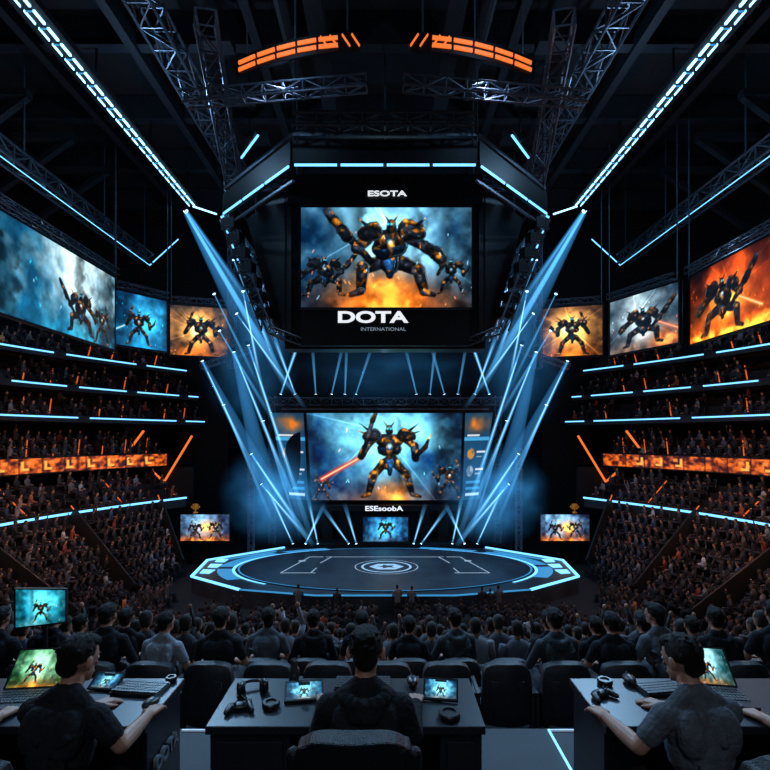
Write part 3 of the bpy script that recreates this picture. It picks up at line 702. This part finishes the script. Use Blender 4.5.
for s in(-1,1):
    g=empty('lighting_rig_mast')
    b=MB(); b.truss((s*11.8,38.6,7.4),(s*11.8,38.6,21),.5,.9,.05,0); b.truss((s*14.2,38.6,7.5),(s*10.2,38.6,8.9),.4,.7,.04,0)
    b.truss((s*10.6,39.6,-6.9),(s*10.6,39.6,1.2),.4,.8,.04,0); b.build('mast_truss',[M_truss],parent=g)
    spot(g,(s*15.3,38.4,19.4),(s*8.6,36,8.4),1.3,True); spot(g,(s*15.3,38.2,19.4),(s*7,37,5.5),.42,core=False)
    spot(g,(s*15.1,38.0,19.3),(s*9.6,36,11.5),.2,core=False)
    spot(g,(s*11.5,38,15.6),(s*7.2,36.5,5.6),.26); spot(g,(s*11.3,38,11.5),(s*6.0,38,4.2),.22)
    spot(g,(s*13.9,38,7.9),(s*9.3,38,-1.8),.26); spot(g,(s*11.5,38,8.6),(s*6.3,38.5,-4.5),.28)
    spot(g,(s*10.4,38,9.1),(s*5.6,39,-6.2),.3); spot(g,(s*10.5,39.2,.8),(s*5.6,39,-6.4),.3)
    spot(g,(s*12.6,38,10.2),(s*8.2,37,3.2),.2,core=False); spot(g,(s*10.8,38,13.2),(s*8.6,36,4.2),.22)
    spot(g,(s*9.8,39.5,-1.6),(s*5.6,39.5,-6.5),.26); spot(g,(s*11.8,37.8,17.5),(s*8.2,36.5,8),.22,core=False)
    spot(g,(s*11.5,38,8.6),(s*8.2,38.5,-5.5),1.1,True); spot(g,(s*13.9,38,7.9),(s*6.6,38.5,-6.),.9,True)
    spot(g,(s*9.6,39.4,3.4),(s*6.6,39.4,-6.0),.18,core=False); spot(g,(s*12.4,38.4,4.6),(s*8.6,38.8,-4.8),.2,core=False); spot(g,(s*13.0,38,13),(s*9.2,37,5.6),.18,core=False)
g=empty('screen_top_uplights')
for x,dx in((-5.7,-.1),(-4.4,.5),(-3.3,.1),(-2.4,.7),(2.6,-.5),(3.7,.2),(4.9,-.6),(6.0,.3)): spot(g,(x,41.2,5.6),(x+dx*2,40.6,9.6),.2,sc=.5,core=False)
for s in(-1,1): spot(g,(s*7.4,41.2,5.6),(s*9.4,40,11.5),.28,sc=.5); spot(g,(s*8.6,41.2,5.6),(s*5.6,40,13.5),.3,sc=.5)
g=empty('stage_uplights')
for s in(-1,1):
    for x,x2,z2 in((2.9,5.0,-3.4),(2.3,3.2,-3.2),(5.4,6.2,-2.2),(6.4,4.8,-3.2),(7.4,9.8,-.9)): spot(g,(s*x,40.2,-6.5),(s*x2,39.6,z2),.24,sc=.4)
def haze_glow(c,r,k):  # self-glowing cloud: the look of lit haze is put into its emission
    m=bpy.data.materials.new('blue_haze_glow'); m.use_nodes=True; nt=m.node_tree; nt.nodes.clear(); out=nt.nodes.new('ShaderNodeOutputMaterial'); em=nt.nodes.new('ShaderNodeEmission'); em.inputs['Color'].default_value=(.045,.30,.72,1)
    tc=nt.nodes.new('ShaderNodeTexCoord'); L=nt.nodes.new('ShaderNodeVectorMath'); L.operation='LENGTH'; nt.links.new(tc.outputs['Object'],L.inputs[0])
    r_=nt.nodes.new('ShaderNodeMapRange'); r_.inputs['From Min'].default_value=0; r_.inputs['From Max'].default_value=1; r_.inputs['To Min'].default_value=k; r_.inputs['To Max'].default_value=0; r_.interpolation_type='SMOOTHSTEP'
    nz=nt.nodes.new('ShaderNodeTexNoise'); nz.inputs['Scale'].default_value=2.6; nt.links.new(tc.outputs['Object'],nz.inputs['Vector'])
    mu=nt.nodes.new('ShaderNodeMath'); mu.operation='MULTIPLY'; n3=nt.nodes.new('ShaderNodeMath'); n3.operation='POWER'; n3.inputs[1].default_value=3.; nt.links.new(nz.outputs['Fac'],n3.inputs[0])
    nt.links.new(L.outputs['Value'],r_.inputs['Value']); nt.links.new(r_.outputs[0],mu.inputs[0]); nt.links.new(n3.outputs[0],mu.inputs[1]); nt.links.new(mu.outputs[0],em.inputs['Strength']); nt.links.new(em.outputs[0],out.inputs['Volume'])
    b=MB(); b.ell((0,0,0),(1,1,1),0,n=20,k=10); o=b.build('stage_haze_glow',[m]); o.location=c; o.scale=r
for s in(-1,1): haze_glow((s*8.6,39,-2.4),(4.6,2.0,4.4),2.0); haze_glow((s*10.2,38,8.5),(4.2,2,6.5),.8)
haze_glow((0,39.5,7.4),(8.5,1.8,3.2),.4)

# ------------------------------------------------------------------ people
def build_person(name,prims,mats,voxel,sm=3):
    mb=MB()
    for p in prims:
        if p[0]=='c': mb.capsule(p[1],p[2],p[3],p[4])
        else: mb.ell(p[1],p[2],R=p[4])
    o=mb.build('tmp_body',[]); r=o.modifiers.new('r','REMESH'); r.mode='VOXEL'; r.voxel_size=voxel
    k=o.modifiers.new('s','SMOOTH'); k.factor=.5; k.iterations=sm
    dg=bpy.context.evaluated_depsgraph_get(); me=bpy.data.meshes.new_from_object(o.evaluated_get(dg)); bpy.data.objects.remove(o)
    n=len(me.vertices); co=np.empty(n*3); me.vertices.foreach_get('co',co); co=co.reshape(-1,3)
    best=np.full(n,1e9); lab=np.zeros(n,int)
    for p in prims:
        if p[0]=='c':
            a=np.array(p[1]);d=np.array(p[2])-a; t=np.clip(((co-a)@d)/(d@d+1e-12),0,1); dist=np.linalg.norm(co-a-t[:,None]*d,axis=1)-(p[3]+(p[4]-p[3])*t); L=p[5]
        else:
            q=co-np.array(p[1]); 
            if p[4] is not None: q=q@np.array(p[4])
            rr=np.array(p[2]); k0=np.linalg.norm(q/rr,axis=1); k1=np.linalg.norm(q/rr**2,axis=1)+1e-9; dist=k0*(k0-1)/k1; L=p[3]
        m=dist<best; best[m]=dist[m]; lab[m]=L
    me.materials.clear()
    for m in mats: me.materials.append(m)
    fi=np.array([pl.vertices[0] for pl in me.polygons]); me.polygons.foreach_set('material_index',lab[fi].astype(np.int32)); me.polygons.foreach_set('use_smooth',np.ones(len(fi),bool))
    me.name=name; me.update(); return me
def hand(P,w,f,up,side,curl=.5):
    w=V(w);f=V(f).normalized();side=(V(side)-f*V(side).dot(f)).normalized(); up=V(up); up=(up-f*up.dot(f)-side*up.dot(side)).normalized()
    for i,(o,L,k) in enumerate(((.031,.070,.085),(.0105,.080,.09),(-.0105,.074,.086),(-.031,.058,.078))):
        kn=w+f*k+side*o; P.append(('c',w+side*o*.5,kn,.014,.0125,0))
        c1=curl*.5;c2=curl*1.3; d1=f*math.cos(c1)-up*math.sin(c1)+side*o*1.5; d2=f*math.cos(c2)-up*math.sin(c2)
        m=kn+d1*L*.5; P.append(('c',kn,m,.0088,.0082,0)); P.append(('c',m,m+d2*L*.5,.0082,.007,0))
    a=w+side*.022+f*.02; b_=w+side*.052+f*.055-up*.008; P.append(('c',a,b_,.014,.011,0)); P.append(('c',b_,b_+f*.035+side*.004-up*.006,.010,.008,0))
def person(name,top,sleeve,la,ra,lean=.2,headyaw=0.,headpitch=.25,hood=False,voxel=.0048,legs=True,seed=1,lf=None,rf=None,hairlen=0):
    P=[];rg=random.Random(seed); piv=V((0,0,.5)); RL=Matrix.Rotation(-lean,3,'X')
    def T(p): return piv+RL@(V(p)-piv)
    def E(c,r,l,R=None): P.append(('e',T(c),r,l,RL if R is None else R))
    def C(a,b_,r0,r1,l): P.append(('c',T(a),T(b_),r0,r1,l))
    P.append(('e',V((0,-.01,.53)),(.17,.14,.12),3,None))
    E((0,.0,.68),(.145,.115,.17),1); E((0,.02,.86),(.162,.118,.18),1); E((0,.0,.93),(.17,.10,.13),1)
    C((-.13,.01,1.0),(.13,.01,1.0),.060,.060,1)
    for s in(-1,1): C((s*.12,.005,1.03),(s*.03,.01,1.09),.040,.045,1); E((s*.085,-.05,.93),(.075,.055,.11),1)
    C((0,.015,1.02),(0,.04,1.15),.054,.05,0); C((0,.012,1.04),(0,.018,1.085),.064,.058,1)
    if hood:
        for i in range(9):
            a=math.pi*(i/8); x=.09*math.cos(a); P.append(('c',T((x,-.03-.055*math.sin(a),1.065-.03*math.sin(a))),T((x*.92,-.035-.06*math.sin(a),1.035-.045*math.sin(a))),.034,.03,1))
        C((-.04,-.085,.99),(.04,-.085,.99),.033,.033,1); C((0,-.085,.97),(0,-.08,.93),.03,.02,1)
    for i in range(7):
        x=rg.uniform(-.12,.12); zz=rg.uniform(.6,.95); C((x,-.095,zz),(x+rg.uniform(-.09,.09),-.09,zz+rg.uniform(-.1,.1)),.022,.012,1)
    hc=T((0,.055,1.225)); RH=Matrix.Rotation(headyaw,3,'Z')@Matrix.Rotation(-headpitch,3,'X')
    def h(p): return hc+RH@V(p)
    P.append(('e',h((0,0,.02)),(.075,.094,.092),0,RH)); P.append(('e',h((0,.028,-.052)),(.056,.066,.058),0,RH))
    P.append(('c',h((0,.09,.005)),h((0,.108,-.025)),.009,.013,0)); P.append(('c',h((-.02,.09,-.058)),h((.02,.09,-.058)),.008,.008,0)); P.append(('c',h((0,.085,-.09)),h((0,.085,-.09)),.016,.016,0))
    for s in(-1,1):
        P.append(('e',h((s*.081,-.002,-.008)),(.012,.020,.033),0,RH@Matrix.Rotation(s*.3,3,'Z'))); P.append(('c',h((s*.018,.09,.03)),h((s*.045,.082,.03)),.006,.005,2))
    P.append(('e',h((0,-.018,.038)),(.082,.09,.082),2,RH)); P.append(('e',h((0,.04,.085)),(.06,.052,.034),2,RH)); P.append(('e',h((0,-.055,-.022)),(.06,.042,.052+hairlen),2,RH))
    for i in range(70):
        a=rg.uniform(0,6.28);e=rg.uniform(-.1,1.5)
        d=V((math.cos(a)*math.cos(e),math.sin(a)*math.cos(e),math.sin(e)))
        if d.y>.4 and d.z<.65: continue
        c=V((0,-.018,.035))+V((d.x*.078,d.y*.087,d.z*.08)); t=V((rg.uniform(-1,1),rg.uniform(-1,1),rg.uniform(-.6,.3)))*.02
        P.append(('c',h(c),h(c+t+d*.005),.009,.004,2))
    for s,(el_,wr),ff in((-1,la,lf),(1,ra,rf)):
        sh=T((s*.165,.01,.995)); el_=V(el_);wr=V(wr)
        P.append(('c',sh,el_,.056,.047,1)); P.append(('c',sh,sh+(el_-sh)*.4,.062,.053,1))
        if sleeve=='short':
            mid=sh+(el_-sh)*.62; P[-2]=('c',sh,mid,.060,.053,1); P.append(('c',mid,el_,.042,.038,0)); P.append(('c',el_,el_+(wr-el_)*.35,.038,.039,0)); P.append(('c',el_+(wr-el_)*.35,wr,.039,.025,0))
        else:
            P.append(('c',el_,wr,.047,.034,1)); P.append(('c',wr-(wr-el_).normalized()*.02,wr,.038,.038,1)); P.append(('c',wr,wr+(wr-el_).normalized()*.03,.026,.024,0)); wr=wr+(wr-el_).normalized()*.025
        f=V(ff) if ff else V(((wr-el_).x,(wr-el_).y,-.02))
        hand(P,wr,f,(0,0,1),(-s,0,0) if abs(f.normalized().x)<.8 else (0,1,0),.55)
    for s in(-1,1):
        P.append(('c',V((s*.095,.02,.535)),V((s*.14,.44,.53)),.085,.062,3)); P.append(('c',V((s*.14,.44,.53)),V((s*.15,.42,.14)),.06,.042,3))
        P.append(('c',V((s*.15,.40,.055)),V((s*.16,.58,.045)),.045,.038,4))
    me=build_person(name,P,[M_skin,top,M_hair,M_pant,M_shoe],voxel)
    eb=MB()
    for s in(-1,1): eb.ell(h((s*.031,.078,.008)),(.0125,.0125,.0125),0,n=10,k=6); eb.ell(h((s*.031,.088,.008)),(.006,.004,.006),1,RH,n=8,k=5)
    return me,eb.mesh('eyes',[M_eye,M_iris],True)
def place(name,pm,loc,rz=0,sc=1.):
    o=bpy.data.objects.new(name,pm[0]); o.location=loc; o.rotation_euler[2]=rz; o.scale=(sc,)*3; COL.objects.link(o)
    e=bpy.data.objects.new('eyes',pm[1]); COL.objects.link(e); e.parent=o; return o
def office_chair(loc,rz,top=1.02):
    g=empty('gaming_chair',loc,rz); b=MB()
    NX,NZ=13,11; F=[];Bk=[]
    for j in range(NZ):
        t=j/(NZ-1); z=.46+(top-.46)*t; w=.195+.03*math.sin(t*3.0)-.02*max(0,t-.8)*5
        for i in range(NX):
            u=-1+2*i/(NX-1); zz=z-(.05*abs(u)**4 if j==NZ-1 else 0)
            y=-.235-.10*(t-.1)*.9+.05*abs(u)**2.5
            F.append((u*w,y+.03,zz)); Bk.append((u*w,y-.045-.02*(1-u*u),zz))
    n=len(F); fs=[]
    for j in range(NZ-1):
        for i in range(NX-1):
            a=j*NX+i; fs+=[(a,a+NX,a+NX+1,a+1),(n+a,n+a+1,n+a+NX+1,n+a+NX)]
    for i in range(NX-1): a=(NZ-1)*NX+i; fs+=[(a,n+a,n+a+1,a+1),(i,i+1,n+i+1,n+i)]
    for j in range(NZ-1): a=j*NX; c=a+NX-1; fs+=[(a,n+a,n+a+NX,a+NX),(c,c+NX,n+c+NX,n+c)]
    b.add(F+Bk,fs)
    # stitched side bolsters and lower back plate
    for s in(-1,1): b.capsule((s*.205,-.20,.52),(s*.215,-.27,top-.1),.035,.028,0,10,3)
    b.box((0,-.335,.62),(.26,.02,.2),1)
    for x,w,dd in((0,.34,.09),(-.21,.09,.13),(.21,.09,.13)): b.box((x,.02,.4),(w,.46,dd),0)
    b.box((0,-.24,.44),(.1,.1,.2),1)
    for s in(-1,1): b.box((s*.3,-.02,.62),(.075,.26,.035),1); b.box((s*.3,-.02,.5),(.03,.05,.22),1); b.box((s*.26,-.02,.39),(.1,.05,.03),1)
    b.build('upholstery',[M_leather,M_plast],parent=g,bevel=.015)
    b=MB(); b.tube((0,0,.1),(0,0,.36),.03,mi=0,n=12)
    for i in range(5):
        a=2*math.pi*i/5+.3; d=V((math.cos(a),math.sin(a),0)); b.bar(V((0,0,.11)),d*.3+V((0,0,.08)),.05,.03,0); b.tube(d*.3+V((-d.y,d.x,0))*.02+V((0,0,.032)),d*.3-V((-d.y,d.x,0))*.02+V((0,0,.032)),.03,mi=0,n=12)
    b.build('base',[M_plast],parent=g); return g
P1=person('hoodie_gamer',M_hoodie,'long',((-.225,.10,.83),(-.235,.35,.835)),((.225,.10,.83),(.25,.35,.835)),lean=.08,headpitch=.2,hood=True)
place('gamer',P1,(-.085,2.12,0),0,.94); office_chair((-.11,2.05,0),0,1.07)
P2=person('left_gamer',M_btee,'short',((-.23,.22,.84),(-.10,.44,.84)),((.27,.14,.84),(.24,.40,.84)),lean=.20,headpitch=.3,headyaw=-.2,seed=2)
place('gamer',P2,(-1.40,2.06,0),-.14,.92); office_chair((-1.47,1.99,0),-.12,1.03)
P3=person('right_gamer',M_grey,'short',((-.28,.13,.84),(-.29,.39,.84)),((.23,.22,.84),(.08,.44,.84)),lean=.20,headpitch=.32,headyaw=.25,seed=3)
place('gamer',P3,(1.36,2.06,0),.14,.92); office_chair((1.41,1.99,0),.12,1.03)
place('gamer',P2,(-2.12,2.06,0),-.2,.92); office_chair((-2.14,1.98,0),-.15,1.02)
place('gamer',P3,(2.12,2.06,0),.2,.92); office_chair((2.14,1.98,0),.15,1.02)
lap=(((-.25,.1,.76),(-.12,.32,.68)),((.25,.1,.76),(.12,.32,.68)))
SP=[person('spectator_body',m,sl,*lap,lean=ln_,headyaw=hy,headpitch=.1,voxel=.0095,seed=9+i,hairlen=hl,hood=hd_) for i,(m,sl,ln_,hy,hl,hd_) in enumerate(((M_btee,'short',.05,.1,0,False),(M_light,'short',.08,-.2,0,False),(M_teal,'long',.0,.0,.0,True),(M_grey,'short',.12,.25,.03,False),(M_hoodie,'long',.05,-.1,.0,True)))]
r0={-7:0,-6:4,-5:4,-4:1,-3:0,-8:2,-9:4,-10:0,-11:4,-12:2,3:2,4:0,5:3,6:4,7:0,8:2,9:0,10:4,11:3,12:0}
for n_,v in r0.items():
    place('spectator',SP[v],(n_*PW+.02+random.uniform(-.04,.04),4.99,-.95),random.uniform(-.25,.25),random.uniform(.95,1.04))
for n_ in range(-14,15):
    if random.random()<.7: place('spectator',SP[(0,4,2,0,3)[(n_*7)%5]],(n_*PW+.28,5.89,-1.32),random.uniform(-.25,.25),random.uniform(.94,1.03))

# ------------------------------------------------------------------ desks and gear
def desk(x0,x1,y0,y1,peds):
    g=empty('gaming_desk'); b=MB(); cx=(x0+x1)/2
    b.box((cx,(y0+y1)/2,.73),(x1-x0,y1-y0,.04),0)
    b.box((cx,y1-.03,.36),(x1-x0-.06,.03,.70),0)
    for a,c in peds: b.box(((a+c)/2,(y0+y1)/2,.355),(c-a,y1-y0-.08,.71),0); b.box(((a+c)/2,y0+.035,.45),(c-a-.06,.01,.42),0)
    b.build('desk_body',[M_desk],parent=g,bevel=.006); return g
g=desk(-.84,.47,2.33,2.80,((-.83,-.45),(.26,.46)))
g2=desk(-2.75,-1.12,2.33,2.80,((-1.32,-1.13),(-2.74,-2.55)))
text('DOTA',.09,(-1.115,2.55,.5),mat('dim_sign',(.15,.17,.2),.5),g2,rot=(math.pi/2,0,math.pi/2),bold=.002)
g3=desk(1.03,2.75,2.33,2.80,((1.04,1.25),(2.55,2.74)))
DZ=.751
def laptop(x,y,rz,img,w=.33,tilt=.32):
    g=empty('laptop',(x,y,DZ),rz); b=MB(); b.box((0,0,.009),(w,.21,.016),0)
    for r in range(5):
        for c in range(13): b.box((-w*.42+c*w*.07,.07-r*.026,.019),(w*.058,.021,.005),1)
    b.box((0,-.085,.018),(.1,.04,.002),1); b.build('laptop_base',[M_plast,M_key],parent=g,bevel=.002)
    s_,c_=math.sin(tilt),math.cos(tilt); h=.195; y0=.105; z0=.022
    screen('laptop_screen',(-w/2+.01,y0,z0),(w/2-.01,y0,z0),(w/2-.01,y0+h*s_,z0+h*c_),(-w/2+.01,y0+h*s_,z0+h*c_),img,g,t=.009,dep=.009,fm=M_plast)
def tablet(x,y,rz,w,img,tilt=1.2):
    g=empty('tablet',(x,y,DZ),rz); s_,c_=math.sin(tilt),math.cos(tilt); h=w*.62
    screen('tablet_screen',(-w/2,-h/2,.016),(w/2,-h/2,.016),(w/2,-h/2+h*s_,.016+h*c_),(-w/2,-h/2+h*s_,.016+h*c_),img,g,t=.01,dep=.01,fm=M_plast)
    b=MB(); b.box((0,h*.3,.02+h*c_*.3),(.06,.01,.04+h*c_*.6),0); b.box((0,h*.2,.004),(.1,.1,.008),0); b.build('tablet_stand',[M_plast],parent=g)
def mouse(x,y,rz=0):
    b=MB(); b.ell((0,0,.0225),(.032,.055,.022),0); b.box((0,.03,.043),(.006,.018,.006),1); b.build('computer_mouse',[M_plast,M_key],smooth=True,loc=(x,y,DZ),rz=rz)
def puck(x,y,r=.055):
    b=MB(); b.lathe((0,0,0),[(r*.95,0),(r,.006),(r,.022),(r*.9,.028),(r*.6,.028),(r*.55,.02),(0.01,.02)],0,24); b.build('smart_speaker',[M_plast],smooth=False,loc=(x,y,DZ))
def keyboard(x,y,rz,w=.38):
    b=MB(); b.box((0,0,.009),(w,.135,.016),0)
    for r in range(5):
        for c in range(16): b.box((-w*.46+c*w*.0615,.05-r*.025,.021),(w*.052,.02,.01),1)
    b.build('keyboard',[M_plast,M_key],loc=(x,y,DZ),rz=rz)
def headset(x,y,rz=0,k=.8):
    b=MB(); pr=None
    for i in range(13):
        a=math.pi*i/12; p=V((.085*math.cos(a),.085*math.sin(a)*.95,.03+.012*math.sin(a)))*k
        if pr: b.capsule(pr,p,.011*k,.011*k,n=8,k=3)
        pr=p
    for s in(-1,1): b.tube(V((s*.06,-.01,.043))*k,V((s*.1,-.01,.043))*k,.043*k,.038*k,n=18); b.tube(V((s*.045,-.01,.043))*k,V((s*.062,-.01,.043))*k,.036*k,.042*k,mi=1,n=18)
    b.capsule(V((-.09,-.03,.03))*k,V((-.05,-.1,.012))*k,.004,.006,n=6,k=2)
    b.build('gaming_headset',[M_plast,M_leather],smooth=True,loc=(x,y,DZ),rz=rz)
def pad(x,y,rz=0,z=DZ,k=.8):
    b=MB(); b.ell(V((0,0,.022))*k,V((.075,.04,.02))*k,0)
    for s in(-1,1):
        b.capsule(V((s*.055,-.005,.024))*k,V((s*.075,-.06,.018))*k,.022*k,.016*k,n=10,k=3); b.tube(V((s*.028,-.012,.03))*k,V((s*.028,-.012,.05))*k,.009*k,mi=1,n=10)
    for q in range(4): b.ell(V((.055+.014*math.cos(q*math.pi/2),.012+.014*math.sin(q*math.pi/2),.042))*k,(.005,.005,.004),1,n=8,k=4)
    b.build('game_controller',[M_plast,M_key],smooth=True,loc=(x,y,z),rz=rz)
def bottle(x,y):
    b=MB(); b.lathe((0,0,0),[(.026,0),(.029,.01),(.029,.09),(.018,.115),(.016,.125),(.019,.126),(.019,.145),(.016,.15)],0,20); b.build('drink_bottle',[mat('dark_bottle',(.03,.035,.045),.15)],smooth=False,loc=(x,y,DZ))
UI=lambda sd:art(60,38,sd,(.06,.25,.42),(.5,.88,1.),.5,.6,.25,[(.5,.1,.6,PD,1,None)])
headset(-.70,2.64,.3); puck(-.57,2.50,.045); bottle(-.49,2.70); pad(-.72,2.48,.2); tablet(-.42,2.60,.15,.18,UI(61),1.25)
tablet(.29,2.60,-.15,.16,UI(62),1.0); puck(.31,2.41,.055); mouse(.15,2.72,.1); keyboard(-.12,2.71,0,.30)
laptop(-1.86,2.55,.1,art(76,50,63,(.08,.3,.16),(.6,.9,.7),.5,.6,.6,[(.4,.1,.6,PG,1,None)]),w=.29,tilt=.75); tablet(-1.50,2.70,-.1,.14,UI(64),1.1)
keyboard(-1.30,2.66,-.12,.26); mouse(-1.17,2.50,-.3); puck(-1.18,2.76,.03); headset(-2.3,2.68)
pad(1.12,2.60,.4); puck(1.2,2.73,.04); mouse(1.34,2.74); laptop(1.74,2.58,-.15,art(76,50,65,(.08,.3,.32),(.65,.9,.95),.5,.7,.45,[(.5,.1,.6,PG,1,None)]),w=.25,tilt=.8); keyboard(1.46,2.66,.15,.22); tablet(2.2,2.70,0,.16,UI(66))
b=MB(); b.box((1.17,3.05,.006),(.012,1.05,.012),0); b.box((1.5,3.57,.006),(.68,.012,.012),1); b.box((-1.0,3.57,.006),(.9,.012,.012),1); b.build('floor_marker_strip',[M_blue,M_line])
g=empty('information_monitor')
screen('monitor_display',(-3.22,4.36,.44),(-2.84,4.44,.46),(-2.84,4.44,.74),(-3.22,4.36,.77),art(60,44,67,(.04,.4,.5),(.35,.9,1.),.5,.6,.1,[(.5,.1,.6,PD,1,None)]),g,t=.012,dep=.03,fm=M_plast)
b=MB(); b.tube((-3.03,4.46,-.95),(-3.03,4.46,.5),.02,mi=0,n=10); b.lathe((-3.03,4.46,-.95),[(.18,0),(.18,.02),(.03,.04)],0); b.build('monitor_pole',[M_plast],parent=g)

# ------------------------------------------------------------------ lights
def L(kind,name,loc,tgt,e,col,size=.3,angle=60,blend=.6):
    d=bpy.data.lights.new(name,kind); d.energy=e; d.color=col
    if kind=='SPOT': d.spot_size=math.radians(angle); d.spot_blend=blend; d.shadow_soft_size=size
    elif kind=='POINT': d.shadow_soft_size=size
    else: d.size=size
    o=bpy.data.objects.new(name,d); o.location=loc; COL.objects.link(o)
    if tgt is not None: o.rotation_euler=(V(tgt)-V(loc)).to_track_quat('-Z','Y').to_euler()
    return o
B=(.35,.65,1.); O=(1.,.42,.15); Wh=(.8,.9,1.)
L('AREA','added_fill_light',(0,-3.5,7),(0,3.5,0),105,(.78,.88,1.),3)  # unseen fill panel added behind the camera to brighten the foreground
L('SPOT','foreground_spot',(-5,9,11),(-.6,2.3,.7),2000,B,.3,50); L('SPOT','foreground_spot',(5,9,11),(.6,2.3,.7),2000,B,.3,50)
L('SPOT','row_spot',(-6,15,9),(0,5.0,-.3),2800,B,.4,70); L('SPOT','row_spot',(6,15,9),(0,5.0,-.3),2800,B,.4,70)
for s in(-1,1):
    L('SPOT','crowd_spot',(s*7,29,16.5),(s*4,16,-6),7000,B,.4,60)
    L('SPOT','crowd_spot',(s*9,10,19),(s*8,22,-8),1500,(.75,.8,.92),.4,80)
    L('SPOT','crowd_spot',(s*4,22,18),(s*21,26,-2),4500,(.55,.70,1.),.4,60)
    L('SPOT','stage_spot',(s*8,30,17),(s*3,35,-7),7000,B,.4,45)
    for y,k in((16,1),(21,.5),(26,1.),(31,.4)):
        p=cpt(s,y,-2.6,3.0); L('POINT','balcony_lamp',p,None,300*k,(1.,.40,.18),.15)
        p=cpt(s,y+3,-3.6,-1.6); L('POINT','bowl_lamp',p,None,140*k,(1.,.40,.22),.12)
    for y in(20,30): p=cpt(s,y,1.0,11.0); L('POINT','balcony_blue_lamp',p,None,260,B,.15)
    L('POINT','roof_lamp',(s*12,26,18),None,600,B,.15); L('POINT','roof_lamp',(s*5,18,19),None,200,B,.1); L('POINT','roof_lamp',(s*17.5,22,15.5),None,220,B,.1)
L('POINT','backstage_lamp',(0,39,7),None,300,B,.1)

w=bpy.data.worlds.new('night'); scene.world=w; w.use_nodes=True; w.node_tree.nodes['Background'].inputs[0].default_value=(.01,.02,.035,1); w.node_tree.nodes['Background'].inputs[1].default_value=.3
cam=bpy.data.cameras.new('camera'); co=bpy.data.objects.new('camera',cam); COL.objects.link(co)
co.location=(0,0,EYE); co.rotation_euler=(math.pi/2,0,0); cam.sensor_width=36; cam.lens=500/770*36; cam.shift_y=(437-385)/770; cam.clip_end=300; cam.clip_start=.05
scene.camera=co
print('people',len(people),'seats',len(seats))
